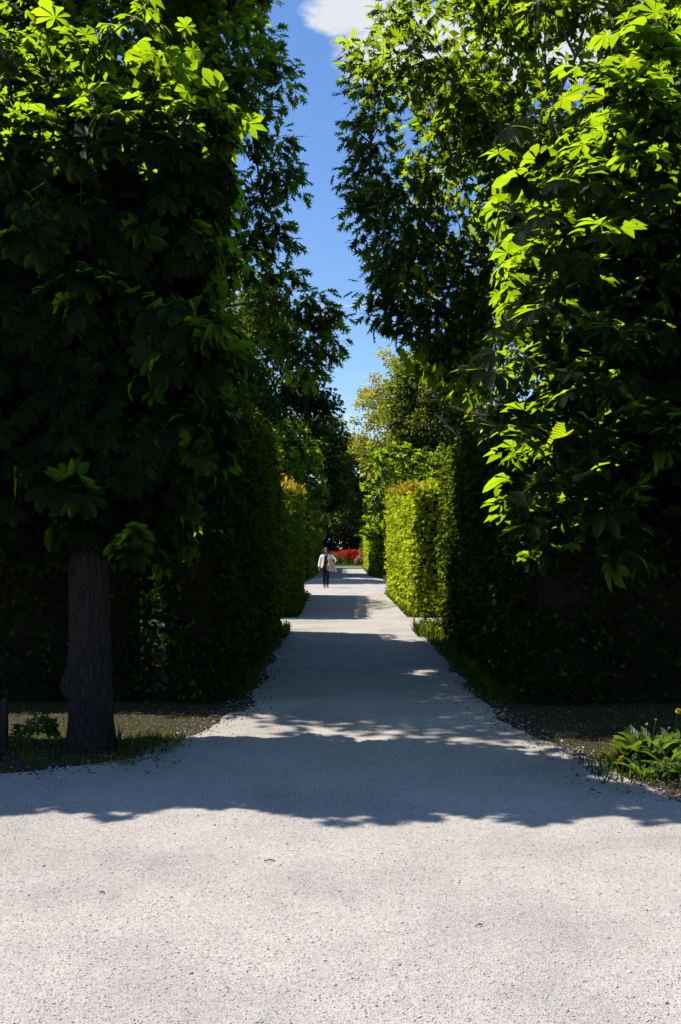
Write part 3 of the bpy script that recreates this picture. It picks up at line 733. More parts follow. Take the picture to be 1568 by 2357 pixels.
# right oak
edge = [(865, 20, 14), (880, 70, 14), (905, 30, 14.2), (820, 115, 14.2), (815, 160, 14.4), (820, 205, 14.4), (850, 150, 14.5), (845, 250, 14.4), (800, 300, 14.6), (835, 330, 14.6), (850, 300, 14.2), (800, 400, 14.8), (835, 390, 14.6), (830, 440, 14.6), (815, 490, 14.6), (850, 470, 14.3),
        (850, 540, 14.6), (880, 580, 14.5), (865, 620, 14.8), (845, 670, 15), (880, 690, 15), (870, 730, 15), (920, 720, 15), (960, 760, 15), (1010, 790, 15), (1060, 830, 15), (900, 640, 14.5), (1090, 700, 14.8), (1000, 700, 15), (930, 470, 15), (960, 520, 15.5), (1000, 450, 15.5), (960, 410, 15), (1040, 520, 15), (900, 520, 15), (890, 420, 15), (1010, 380, 15.2), (920, 560, 15.2), (980, 590, 15.2), (1050, 600, 15.4),
        (985, 815, 15.8), (1020, 850, 16), (1070, 880, 16), (990, 770, 15.5), (1040, 800, 15.6), (1090, 790, 15.6), (1040, 740, 15.4), (950, 690, 15.3), (1060, 660, 15.2)]
cl2 = [(*px(u + (38 if v < 90 else 18), v, Y), .36 if u < 890 else .5) for u, v, Y in edge]
cl2 += blob((4.3, 15.2, 8.4), (4.1, 3.2, 4.2), 215, r, (.45, .72), .5, 4.7, lambda p: p[0] > .55)
cluster_tree('oak_tree', 'large oak with sunlit lobed leaves and dark branches behind the right chestnut', (4.7, 15.4, 0), [(4.7, 15.4, -.1), (4.7, 15.4, 2.5), (4.6, 15.3, 4.6), (4.5, 15.3, 6.6), (4.3, 15.2, 9), (4.2, 15.2, 11.5)],
             cl2, .19, 112, OAK, 'oak', seed=2, rtip=.011, inner=lambda p: (p[:, 1] > 15.6) | (p[:, 2] > 10.5), parts=300, meshes=OAK_MESH, group='oaks overhanging the path')
# more trees inside the hedged compartments and beyond
cl = blob((8.5, 27, 9.5), (5, 4, 6), 120, r, (.7, 1.1), .5, 3.5)
cluster_tree('broadleaf_tree', 'leafy tree in the right compartment seen through the oak branches', (8.5, 27, 0), [(8.5, 27, -.1), (8.5, 27, 3), (8.4, 27, 7), (8.4, 27, 12)], cl, .22, 60, [QUAD], 'mid_tree', seed=3, group='trees behind the hedges')
cl = blob((-9.5, 20, 8), (4, 5, 5), 90, r, (.8, 1.2), .5, 2.5)
cluster_tree('broadleaf_tree', 'broad tree behind the left chestnut, glimpsed at the top left corner', (-9.5, 20, 0), [(-9.5, 20, -.1), (-9.5, 20, 3), (-9.4, 20, 7), (-9.4, 20, 11)], cl, .22, 60, [QUAD], 'mid_tree', seed=4, group='trees behind the hedges')
cl = blob((-7.6, 31, 9.4), (3.2, 3.2, 4.2), 80, r, (.6, 1.0), .5, 4.5)  # unseen tree added to throw dapples on the path
cluster_tree('broadleaf_tree', 'hidden tree added in the second left compartment to cast dapples on the path', (-7.6, 31, 0), [(-7.6, 31, -.1), (-7.6, 31, 3), (-7.6, 31, 8), (-7.6, 31, 12)], cl, .2, 60, [QUAD], 'mid_tree', seed=13, group='trees behind the hedges')
# pruned tree with grey bare limbs
bare = [px(*a) for a in ((1040, 935, 24.2), (1065, 945, 24.5), (1090, 890, 24.3), (1135, 960, 25), (1130, 900, 25.2), (1000, 950, 24), (1050, 1000, 24.4), (1150, 870, 24.8), (1085, 860, 25.4))]
cl = [(*px(u, v, Y), .35) for u, v, Y in ((1100, 960, 24), (1150, 940, 24), (1160, 880, 24.6), (1110, 860, 24.6), (1180, 830, 25), (1080, 990, 24.2))] + blob((5.0, 25.4, 7.4), (2.4, 1.8, 2.0), 45, r, (.5, .8), .5, 5.8)
bt = cluster_tree('pruned_tree', 'tree with pale grey sawn-off limbs standing above the right hedge', (3.7, 24.9, 0), [(3.7, 24.9, -.1), (3.7, 24.9, 2), (3.75, 24.95, 3.6), (3.8, 25, 4.6), (4.1, 25.1, 6)], cl, .14, 40, [LEAF], 'mid_tree', 'grey_bark', seed=5, tr=(.16, .1), rmax=.07, rtip=.012)
(bv, bf, bu), _ = grow([(3.7, 24.9, 2.6), (3.72, 24.9, 3.2), (3.75, 24.95, 3.8)], bare, .022, 2.4, .08, .09, 5)
part_np('limbs', bv, bf, M['grey_bark'], bt, smooth=True)
# small bright tree above the left hedge
cl = blob((-2.9, 31.5, 4.9), (1.15, 1.2, 1.0), 30, r, (.35, .5), .5) + [(*px(590, 990, 31), .35), (*px(605, 1000, 31), .3), (*px(575, 950, 31), .35), (*px(625, 985, 31), .25)]
cluster_tree('small_tree', 'small yellow green tree rising over the left hedge', (-3.0, 31.6, 0), [(-3.0, 31.6, -.1), (-3.0, 31.6, 2), (-2.95, 31.6, 3.6), (-2.9, 31.5, 5)], cl, .12, 50, [LEAF], 'mid_tree', seed=6, tr=(.09, .05), rmax=.04)
# tall dark trees further down on the left
cl = blob((-6.2, 61, 10.5), (5.3, 4.5, 7.5), 170, r, (.9, 1.4), .55, 2.4)
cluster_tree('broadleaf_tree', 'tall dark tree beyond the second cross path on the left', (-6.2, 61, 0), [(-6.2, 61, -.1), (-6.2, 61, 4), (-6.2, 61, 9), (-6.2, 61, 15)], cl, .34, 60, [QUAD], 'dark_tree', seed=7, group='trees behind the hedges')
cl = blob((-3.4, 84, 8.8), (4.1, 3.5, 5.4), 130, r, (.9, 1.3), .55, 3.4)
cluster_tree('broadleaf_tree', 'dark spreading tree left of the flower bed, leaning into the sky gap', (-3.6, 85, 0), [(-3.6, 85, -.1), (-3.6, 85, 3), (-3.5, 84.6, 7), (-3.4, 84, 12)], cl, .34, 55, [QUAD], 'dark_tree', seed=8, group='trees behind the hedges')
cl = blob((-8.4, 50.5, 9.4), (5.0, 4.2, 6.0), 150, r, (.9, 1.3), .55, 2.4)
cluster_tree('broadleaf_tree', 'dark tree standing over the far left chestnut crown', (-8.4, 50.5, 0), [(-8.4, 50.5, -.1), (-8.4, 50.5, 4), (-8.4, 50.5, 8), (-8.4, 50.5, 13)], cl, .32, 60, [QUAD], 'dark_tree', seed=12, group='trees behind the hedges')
# dense upright tree on the right
cl = blob((6.5, 62, 9.2), (3.6, 3.4, 5.6), 190, r, (.8, 1.15), .65, 2.6)
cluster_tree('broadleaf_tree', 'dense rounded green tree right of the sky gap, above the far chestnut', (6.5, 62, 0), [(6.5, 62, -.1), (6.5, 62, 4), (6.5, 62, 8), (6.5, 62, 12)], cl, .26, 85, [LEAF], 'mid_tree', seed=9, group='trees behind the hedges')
# feathery yellow tree
cl = blob((5.2, 98, 14.0), (4.4, 4, 7.6), 190, r, (.6, 1.0), .55, 3)
cluster_tree('locust_tree', 'airy yellow tree far down the avenue against the blue sky', (5.6, 98, 0), [(5.6, 98, -.1), (5.6, 98, 5), (5.6, 98, 12), (5.4, 98, 20)], cl, .3, 42, [QUAD], 'yellow_tree', seed=10, group='trees behind the hedges', rtip=.02)
# trees that close the view
cl = blob((1.2, 108, 8.0), (3.6, 3, 6.2), 120, r, (.8, 1.3), .5, 3.2)
cluster_tree('broadleaf_tree', 'yellow green tree with drooping sprays behind the red flowers', (1.2, 108, 0), [(1.2, 108, -.1), (1.2, 108, 4), (1.2, 108, 9), (1.2, 108, 13)], cl, .34, 45, [QUAD], 'mid_tree', seed=11, group='trees behind the hedges')
for i, (x, y, h, w, lb) in enumerate([(-5.5, 116, 13, 3.6, 'dark conifer at the end of the avenue, left of the flowers'), (0.5, 119, 12, 4.0, 'dark conifer closing the view behind the drooping yellow green tree'),
                                      (6.5, 116, 12, 3.8, 'dark conifer closing the view at the right behind the flowers'), (-12, 112, 14, 4.5, 'dark conifer hidden mostly behind the left hedges at the far end'), (13, 112, 14, 4.5, 'dark conifer hidden mostly behind the right hedges at the far end')]):
    cl = []
    for k in range(90):
        t = r.random() ** 1.3; a = r.uniform(0, 6.28); rr = w * (1 - t) * r.uniform(.55, 1.0)
        cl.append((x + rr * math.cos(a), y + rr * math.sin(a), .4 + t * h, r.uniform(.8, 1.2)))
    cluster_tree('conifer_tree', lb, (x, y, 0), [(x, y, -.1), (x, y, h * .4), (x, y, h * .95)], cl, .42, 50, [QUAD], 'conifer', seed=20 + i, group='dark conifers closing the view', rtip=.01)

# ------------------------------------------------------------------ flower bed
def shrub(label, x, y, w, d, h, petal, n, fl, seed, name='flowering_shrub', leafm='mid_tree', leaf=.10, cat='shrub', group='flowering shrubs at the end of the avenue'):
    g = np.random.default_rng(600 + seed)
    root = empty(name, (x, y, 0), label, cat, group)
    q = norm(g.normal(0, 1, (n, 3))); q[:, 2] = np.abs(q[:, 2]); q *= (.55 + .45 * g.random((n, 1)))
    P = np.array([x, y, .1]) + q * np.array([w / 2, d / 2, h - .1]) * (1 + .12 * lowf(q, 5, seed))[:, None]
    D = norm(q + g.normal(0, .6, q.shape)); NN = norm(np.array([0, 0, .8]) + g.normal(0, .6, q.shape))
    V, F, U = scatter(LEAF, P, D, NN, leaf * g.uniform(.7, 1.3, n)); part_np('foliage', V, F, M[leafm], root, U, 'stuff')
    (bv, bf, bu), _ = grow([(x, y, 0), (x, y, .15), (x, y, .3)], P[:24], .006, 2.3, .03, .08, seed); part_np('stems', bv, bf, M['oak_bark'], root)
    if fl:
        k = fl; a = norm(g.normal(0, 1, (k, 3))); a[:, 2] = np.abs(a[:, 2]) * .8 + .35; a[:, 1] = -np.abs(a[:, 1]) * .8; a = norm(a)
        C = np.array([x, y, .1]) + a * np.array([w / 2, d / 2, h - .08]) * (1 + .12 * lowf(a, 5, seed))[:, None]
        C = np.repeat(C, 9, 0) + g.normal(0, .045, (k * 9, 3))
        D = norm(np.repeat(a, 9, 0) * .5 + g.normal(0, .8, C.shape)); NN = norm(g.normal(0, 1, C.shape))
        V, F, U = scatter(QUAD, C, D, NN, .12 * g.uniform(.7, 1.3, len(C))); part_np('blossom', V, F, M[petal], root, U, 'stuff')
    return root
shrub('low green shrub with scattered red blossoms at the left of the flower bed', -.6, 91.2, 1.5, 1.4, 1.25, 'red', 900, 26, 1)
shrub('shrub with the first red blossoms right of the walking person', .35, 91.3, 1.4, 1.4, 1.38, 'red', 800, 46, 2)
shrub('shrub covered with deep red blossoms in the middle of the flower bed', 1.15, 91.4, 1.4, 1.4, 1.42, 'red', 700, 95, 3)
shrub('shrub with orange blossoms right of the deep red one', 1.95, 91.6, 1.3, 1.3, 1.45, 'orange', 700, 75, 4)
shrub('low shrub with pink blossoms in front of the orange one', 1.9, 90.5, 1.2, 1.0, .95, 'pink', 700, 40, 5)
shrub('dark red leaved shrub at the right end of the flower bed', 2.75, 91.8, 1.2, 1.2, 1.4, 'red', 700, 30, 6)
shrub('green shrub with orange blossoms half hidden by the walking person', -1.7, 91.4, 1.4, 1.4, 1.35, 'orange', 700, 30, 7)
for i, (x, lb) in enumerate([(-2.6, 'dark rounded yew left behind the flower bed'), (.2, 'dark rounded yew in the middle behind the flower bed'), (3.0, 'dark rounded yew at the right behind the flower bed')]):
    shrub(lb, x, 99, 4.2, 3.4, 4.4, None, 2600, 0, 20 + i, 'yew_bush', 'conifer', .3, 'bush', 'dark yews behind the flower bed')
shrub('greyish rounded bush leaning out above the flowers beside the far sunlit hedge', 2.6, 95, 1.8, 1.6, 3.9, None, 1100, 0, 30, 'round_bush', 'dark_tree', .16, 'bush', None)
# low wire fence
for i, (x, lb) in enumerate([(-1.5, 'thin iron fence post before the flowers, behind the walking person'), (.4, 'thin iron fence post before the red flowers'), (2.05, 'thin iron fence post at the right before the pink flowers')]):
    v, f, _ = tube([(x, 89.0, 0), (x, 89.0, .52)], [.018, .018], 6); o = part_np('fence_post', v, f, plain('iron', (.03, .03, .032), .5, .4), None); tag(o, lb, 'post', 'posts of the low wire fence')
v, f, _ = tube([(-6, 88.98, .5)] + [(x, 88.98, .5 - .03 * math.sin((x + 6) * 1.6) ** 2) for x in np.linspace(-5.5, 6, 24)], [.008] * 25, 4)
tag(part_np('fence_wire', v, f, plain('wire', (.05, .05, .05), .4, .5), None), 'thin wire strung between the low posts before the flower bed', 'wire')

# ------------------------------------------------------------------ grass, weeds, gravel, litter
def blades(spec, name, label, m='grass', seed=0):
    """spec: list of (x0, x1, y0, y1, number, height)"""
    g = np.random.default_rng(800 + seed); P, S_ = [], []
    for x0, x1, y0, y1, n, h in spec:
        P.append(np.stack([g.uniform(x0, x1, n), g.uniform(y0, y1, n), np.zeros(n)], -1)); S_.append(h * g.uniform(.35, 1.25, n))
    P, S_ = np.concatenate(P), np.concatenate(S_)
    T = (np.array([(-.06, 0, 0), (.06, 0, 0), (-.045, .5, .04), (.045, .5, .04), (0, 1, .22)]), np.array([(0, 1, 3), (0, 3, 2), (2, 3, 4)]), np.zeros((5, 2)))
    D = norm(np.array([0, 0, 1.]) + g.normal(0, .32, P.shape)); NN = norm(g.normal(0, 1, P.shape) * np.array([1, 1, .2]))
    V, F, U = scatter(T, P, D, NN, S_)
    return tag(part_np(name, V, F, M[m], None, U), label, 'grass', kind='stuff')
blades([(-1.36, -1.02, 10.6, 20.3, 2600, .10), (1.5, 1.95, 10.2, 18.7, 3000, .10), (-1.36, -1.0, 23.0, 26.5, 1400, .24), (-1.36, -1.08, 26.5, 34, 1200, .15), (1.55, 1.8, 23.0, 26, 700, .2), (1.55, 1.8, 26, 35, 900, .15),
        (1.7, 2.2, 57.4, 60, 500, .3), (1.75, 2.0, 60, 80, 700, .25), (-1.65, -1.45, 52, 80, 700, .25), (-1.3, -.98, 17.6, 19.3, 700, .2), (1.4, 1.8, 17.9, 19.2, 500, .26),
        (-1.78, -1.3, 7.7, 8.5, 700, .06), (-1.80, -1.72, 7.85, 7.95, 14, .26), (-3.2, -2.2, 7.5, 8.5, 900, .05), (-2.4, -1.5, 7.3, 7.8, 800, .045), (-3.4, -1.2, 8.4, 10.2, 900, .04), (1.7, 3.4, 8.0, 10.0, 700, .04), (1.75, 2.6, 6.7, 7.6, 420, .10), (1.55, 2.2, 8.0, 9.0, 160, .05),
        (-6, 8, 87.5, 90.2, 7000, .14)], 'grass', 'green grass growing along the hedge feet, tree trunks and flower bed')
# pebbles
def oct_stone():
    V = np.array([(1, 0, 0), (-.8, .2, 0), (0, .8, .05), (.1, -.9, 0), (.1, 0, .5), (0, .05, -.4)])
    F = np.array([(0, 2, 4), (2, 1, 4), (1, 3, 4), (3, 0, 4), (2, 0, 5), (1, 2, 5), (3, 1, 5), (0, 3, 5)])
    return V, F, np.zeros((6, 2))
g = np.random.default_rng(4)
n = 42000
Y = 2.9 + 7.0 * g.random(n) ** 1.5; X = g.uniform(-1, 1, n) * (.40 * Y + .2)
k = (np.abs(X - .1) < 1.55) | (Y < 6.6) | (g.random(n) < .45); X, Y = X[k], Y[k]
P = np.stack([X, Y, np.full(len(X), .0045)], -1)
s = np.clip(g.lognormal(-5.6, .42, len(X)), .002, .013)
V, F, U = scatter(oct_stone(), P, g.normal(0, 1, P.shape) * np.array([1, 1, .25]), np.array([0, 0, 1.]) + g.normal(0, .3, P.shape), s)
tag(part_np('gravel', V, F, M['pebble'], None), 'loose grey and white gravel strewn over the path', 'gravel', kind='stuff')
# gravel spilling over the edges, crumbs of soil on the gravel
E = []
for p0, p1 in zip(GRAVEL, GRAVEL[1:] + GRAVEL[:1]):
    p0, p1 = np.array(p0), np.array(p1)
    if max(p0[1], p1[1]) < 21 and min(p0[1], p1[1]) > 5 and max(abs(p0[0]), abs(p1[0])) < 7:
        k = int(np.linalg.norm(p1 - p0) * 260); t = g.random((k, 1)); E.append(p0 + (p1 - p0) * t + g.normal(0, .13, (k, 2)))
E = np.concatenate(E); P = np.concatenate([E, np.full((len(E), 1), .006)], 1)
half = len(P) // 2; r_ = g.permutation(len(P)); A, B = P[r_[:half]], P[r_[half:]]
V, F, U = scatter(oct_stone(), A, g.normal(0, 1, A.shape) * np.array([1, 1, .25]), np.array([0, 0, 1.]) + g.normal(0, .3, A.shape), np.clip(g.lognormal(-4.9, .45, len(A)), .003, .022))
tag(part_np('edge_gravel', V, F, M['pebble'], None), 'coarser gravel spilling over the soil at the path edges', 'gravel', kind='stuff')
V, F, U = scatter(oct_stone(), B, g.normal(0, 1, B.shape) * np.array([1, 1, .25]), np.array([0, 0, 1.]) + g.normal(0, .3, B.shape), np.clip(g.lognormal(-5.0, .5, len(B)), .003, .02))
tag(part_np('soil_crumbs', V, F, M['soil'], None), 'dark crumbs of soil scattered on the edges of the path', 'soil', kind='stuff')
# leaf litter
n = 800
X = np.concatenate([g.uniform(-3, -1.2, n), g.uniform(1.55, 3, n)]); Y = np.concatenate([7.0 + 3.2 * g.random(n), 6.4 + 3.8 * g.random(n)])
P = np.stack([X, Y, g.uniform(.012, .02, 2 * n)], -1)
V, F, U = scatter(LEAF, P, g.normal(0, 1, P.shape) * np.array([1, 1, .1]), np.array([0, 0, 1.]) + g.normal(0, .25, P.shape), .032 * g.uniform(.4, 1.5, 2 * n))
tag(part_np('fallen_leaves', V, F, M['litter'], None, U), 'brown fallen leaves and crumbs at the edges of the gravel', 'leaves', kind='stuff')


# ------------------------------------------------------------------ small plants, stakes, twigs
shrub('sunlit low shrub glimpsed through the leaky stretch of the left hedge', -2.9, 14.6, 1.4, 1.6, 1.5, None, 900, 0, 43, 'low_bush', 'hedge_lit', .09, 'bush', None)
shrub('loose leafy side growth on the far end of the dark right hedge', 2.2, 18.2, .8, .8, 2.9, None, 1300, 0, 44, 'climbing_shrub', 'hedge', .10, 'shrub', None)
shrub('leafy bush catching the sun at the far foot of the dark right hedge', 1.78, 19.0, .62, .6, .75, None, 420, 0, 40, 'low_bush', 'hedge', .075, 'bush', None)
shrub('small dark leafy plant at the left foot of the thick bare trunk', -2.42, 7.95, .34, .3, .26, None, 150, 0, 41, 'low_bush', 'weed', .07, 'plant', None)
shrub('patch of tiny green leaves in front of the dandelions at the right border', 2.38, 6.72, .5, .34, .16, None, 420, 0, 42, 'ground_plant', 'weed', .04, 'plant', None)

def dandelion_leaf(seed, broad=.14):
    q = random.Random(seed); n = 7; V, F, U = [(0, 0, 0)], [], [(.5, 0)]
    rows = []
    for i in range(1, n):
        t = i / n; w = broad * math.sin(math.pi * t ** .8) ** .7 * (1 if i % 2 else .62) * q.uniform(.85, 1.1)
        z = .55 * t - .5 * t * t
        rows.append(len(V))
        for s_ in (-1, 0, 1): V.append((s_ * w, t, z + abs(s_) * .05 + (.02 * q.uniform(-1, 1) if s_ else 0))); U.append((.5 + s_ * .5, t))
    V.append((0, 1, .02)); U.append((.5, 1)); tip = len(V) - 1
    F += [(0, rows[0] + 1, rows[0]), (0, rows[0] + 2, rows[0] + 1)]
    for a_, b_ in zip(rows, rows[1:]):
        for s_ in (0, 1): F += [(a_ + s_, a_ + s_ + 1, b_ + s_ + 1), (a_ + s_, b_ + s_ + 1, b_ + s_)]
    F += [(rows[-1], rows[-1] + 1, tip), (rows[-1] + 1, rows[-1] + 2, tip)]
    return np.array(V, float), np.array(F), np.array(U, float)
DL = [mesh_np('leaf', *dandelion_leaf(i)[:2], M['weed'], dandelion_leaf(i)[2], True) for i in range(4)]
DLB = [mesh_np('leaf', *dandelion_leaf(9 + i, .24)[:2], M['weed'], dandelion_leaf(9 + i, .24)[2], True) for i in range(3)]
M['seed'] = plain('seed_down', (.6, .6, .58), .9, .1)
def head_disc(c, rad, m, root, name='flower'):
    g = np.random.default_rng(int(abs(c[0]) * 1000)); k = 46
    a = norm(g.normal(0, 1, (k, 3)) + np.array([0, 0, .9])); P = np.repeat(np.array([c]), k, 0)
    V, F, U = scatter((np.array([(-.22, 0, 0), (.22, 0, 0), (.22, 1, 0), (-.22, 1, 0)]), np.array([(0, 1, 2), (0, 2, 3)]), np.zeros((4, 2))), P, a, g.normal(0, 1, (k, 3)), np.full(k, rad))
    return part_np(name, V, F, m, root)
def dandelion(label, x, y, n, size, meshes, flowers=(), seeds=(), up=.75, seed=0):
    g = np.random.default_rng(900 + seed)
    root = empty('dandelion_plant', (x, y, 0), label, 'plant', 'dandelions at the right border')
    ph = g.uniform(0, 6.28, n); D = norm(np.stack([np.cos(ph), np.sin(ph), g.uniform(.3, 1.0, n) * up * 1.6], -1))
    P = np.array([x, y, .005]) + D * np.array([.03, .03, 0]); NN = np.array([0, 0, 1.]) - D * .4 + g.normal(0, .2, D.shape)
    leaf_parts(root, meshes, P, D, NN, size * g.uniform(.65, 1.1, n), np.arange(n))
    for (fx, fy, fz) in list(flowers) + list(seeds):
        v, f, _ = tube([(x, y, 0), (x + (fx - x) * .5, y + (fy - y) * .5, fz * .65), (fx, fy, fz)], [.004, .0035, .003], 5); part_np('stem', v, f, M['grass'], root)
    for c in flowers: head_disc(c, .022, M['yellow'], root)
    for c in seeds: head_disc(c, .009, M['seed'], root, 'seed_head')
    return root
dandelion('small leaf rosette with a yellow dandelion flower, leftmost in the weed patch', 2.0, 7.2, 18, .19, DL, [(2.01, 7.12, .10)], seed=1)
dandelion('broad dark green leaves standing up behind the left dandelion flower', 2.12, 7.3, 12, .32, DLB, up=1.1, seed=2)
dandelion('tall toothed weed leaves with pale seed heads in the middle of the weed patch', 2.24, 7.2, 24, .32, DL, (), [(2.2, 7.15, .34), (2.28, 7.2, .36), (2.36, 7.15, .31)], .95, 3)
dandelion('weed with a yellow flower low at the right border', 2.3, 7.02, 22, .27, DL, [(2.26, 6.92, .13)], (), .7, 4)
dandelion('rear weed with a single tall orange flower head at the right border', 2.42, 7.3, 18, .3, DL, [(2.45, 7.22, .42)], (), .9, 5)
dandelion('low broad weed leaves at the front of the weed patch', 2.12, 6.98, 16, .22, DL, (), (), .5, 6)

M['wood_dark'] = bark_mat('weathered_stake', (.012, .010, .009), (.035, .03, .025), 30, .08)
for x, y, h, lb in ((-2.665, 7.9, .42, 'dark wooden stake at the left border beside the bare trunk'), (-2.585, 7.52, .4, 'dark wooden stake cut off by the left picture edge')):
    v, f, _ = tube([(x, y, -.05), (x + .004, y, h * .5), (x, y, h - .03), (x, y, h)], [.026, .025, .024, .016], 9)
    tag(part_np('wooden_stake', v, f, M['wood_dark'], None, smooth=True), lb, 'stake', 'stakes at the left border')
for x, y, a, l, lb in ((.585, 4.2, .5, .018, 'tiny dark twig lying on the bright gravel at lower right'), (-.36, 5.07, .1, .03, 'thin pale twig lying on the gravel left of the middle'), (-1.1, 4.6, -.2, .014, 'short twig lying on the bright gravel at left')):
    c, s_ = math.cos(a), math.sin(a)
    v, f, _ = tube([(x - c * l, y - s_ * l, .010), (x, y + .004, .015), (x + c * l * .4, y + s_ * l * .5, .013), (x + c * l, y + s_ * l, .010)], [.003, .004, .0035, .002], 5)
    tag(part_np('twig', v, f, M['oak_bark'], None), lb, 'twig', 'twigs on the gravel')

# ------------------------------------------------------------------ walking person
PX, PY = -.6, 40.7
def skin(name, V, E, R, m, parent, sub=2, solid=0):
    me = bpy.data.meshes.new(name); me.from_pydata([Vector(v) for v in V], E, []); me.materials.append(m)
    o = new_obj(name, me, parent)
    md = o.modifiers.new('skin', 'SKIN'); md.use_smooth_shade = True
    for i, sv in enumerate(me.skin_vertices[0].data):
        sv.radius = R[i] if isinstance(R[i], tuple) else (R[i], R[i]); sv.use_root = (i == 0)
    sb = o.modifiers.new('sub', 'SUBSURF'); sb.levels = sub; sb.render_levels = sub
    return o
def lpart(name, V, F, m, parent, solid=0, sub=0):
    me = bpy.data.meshes.new(name); me.from_pydata([tuple(map(float, v)) for v in V], [], [tuple(map(int, f)) for f in F]); me.materials.append(m)
    for p in me.polygons: p.use_smooth = True
    o = new_obj(name, me, parent)
    if sub: q = o.modifiers.new('sub', 'SUBSURF'); q.levels = sub; q.render_levels = sub
    if solid: q = o.modifiers.new('solid', 'SOLIDIFY'); q.thickness = solid; q.offset = 1
    return o
M['skin'] = plain('skin', (.45, .24, .17), .55, .35); M['hair'] = plain('black_hair', (.006, .005, .005), .6, .25)
M['jacket'] = plain('white_jacket', (.86, .82, .76), .8, .2, 0, .3, 25, .06); M['shirt'] = plain('charcoal_shirt', (.028, .028, .032), .8, .2)
M['trousers'] = plain('black_trousers', (.010, .010, .012), .8, .2); M['shoe'] = plain('grey_shoe', (.12, .115, .12), .7, .3); M['sole'] = plain('white_sole', (.6, .58, .54), .7, .3)
M['coat'] = plain('beige_coat', (.55, .43, .33), .85, .15, 0, .3, 20, .1); M['bag'] = plain('taupe_bag', (.22, .17, .14), .7, .3); M['glass'] = plain('dark_lens', (.006, .006, .007), .15, .6)
M['cup'] = plain('yellow_cup', (.85, .48, .02), .4, .4); M['rim'] = plain('white_rim', (.75, .68, .55), .5, .4)
R_ = empty('person', (PX, PY, 0.004), 'person in white jacket and black trousers walking towards the viewer on the path', 'person')
bv = [(.01, 0, .88), (.01, 0, 1.02), (.02, 0, 1.20), (.02, .01, 1.31), (.015, 0, 1.40), (.01, -.02, 1.45), (.005, -.035, 1.54), (.005, -.02, 1.63),
      (-.13, 0, 1.31), (-.215, .04, 1.05), (-.262, -.01, .82), (-.272, -.02, .765),
      (.17, 0, 1.31), (.34, .02, 1.11), (.215, -.17, 1.10), (.165, -.21, 1.11),
      (-.07, 0, .84), (-.07, -.02, .48), (-.055, .03, .10), (-.06, -.07, .045), (.09, 0, .84), (.085, -.06, .48), (.06, -.05, .10), (.065, -.15, .045), (.005, -.125, 1.525)]
br = [(.12, .10), (.105, .085), (.13, .10), (.10, .08), .046, (.055, .065), (.074, .09), (.05, .06), .055, .042, .027, .03, .055, .042, .027, .03, .085, .06, .03, .022, .085, .06, .03, .022, .014]
be = [(0, 1), (1, 2), (2, 3), (3, 4), (4, 5), (5, 6), (6, 7), (3, 8), (8, 9), (9, 10), (10, 11), (3, 12), (12, 13), (13, 14), (14, 15), (0, 16), (16, 17), (17, 18), (18, 19), (0, 20), (20, 21), (21, 22), (22, 23), (6, 24)]
for k in range(5):                       # fingers, both hands
    dx = (k - 2) * .014
    L1 = .035 if k else .025
    i = len(bv); bv += [(-.275 + dx * .4, -.035 + dx * 1.2, .735 - L1 * .5), (-.269 + dx * .4, -.045 + dx * 1.2, .735 - L1 * 1.6)]; br += [.0095, .008]; be += [(11, i), (i, i + 1)]
    i = len(bv); bv += [(.135, -.235, 1.10 + dx * 1.4), (.108, -.215, 1.10 + dx * 1.4)]; br += [.0095, .008]; be += [(15, i), (i, i + 1)]
skin('body', bv, be, br, M['skin'], R_)
skin('shirt', [(.012, 0, .84), (.012, 0, 1.02), (.02, 0, 1.2), (.02, .01, 1.31), (.016, 0, 1.385)], [(0, 1), (1, 2), (2, 3), (3, 4)], [(.142, .118), (.122, .10), (.142, .115), (.115, .095), .06], M['shirt'], R_)
skin('trousers', [(.01, 0, .90), (-.07, 0, .82), (-.07, -.02, .48), (-.056, .025, .06), (.09, 0, .82), (.085, -.06, .48), (.061, -.055, .06)], [(0, 1), (1, 2), (2, 3), (0, 4), (4, 5), (5, 6)], [(.135, .115), .095, .073, .052, .095, .073, .052], M['trousers'], R_)
for x, y in ((-.058, -.03), (.063, -.11)):
    V, F = [], []
    prof = [(.10, .040, .13), (.06, .052, .15), (.0, .052, .125), (-.06, .046, .06), (-.11, .04, .045), (-.14, .022, .03)]
    for yy, w, h in prof:
        for t in range(8):
            a_ = math.pi * 2 * t / 8; V.append((x + w * math.cos(a_), y + yy, max(.0, h * .5 + h * .5 * math.sin(a_))))
    for i in range(5):
        for t in range(8): F.append((i * 8 + t, i * 8 + (t + 1) % 8, i * 8 + 8 + (t + 1) % 8, i * 8 + 8 + t))
    F += [tuple(range(8))[::-1], tuple(range(40, 48))]
    sh = lpart('shoe', V, F, M['shoe'], R_)
    V = []
    for z in (0, .022):
        for t in range(14):
            a_ = math.pi * 2 * t / 14; V.append((x + .05 * math.cos(a_), y - .022 + .125 * math.sin(a_), z))
    lpart('sole', V, [tuple(range(14))[::-1], tuple(range(14, 28))] + [(t, (t + 1) % 14, 14 + (t + 1) % 14, 14 + t) for t in range(14)], M['sole'], sh)
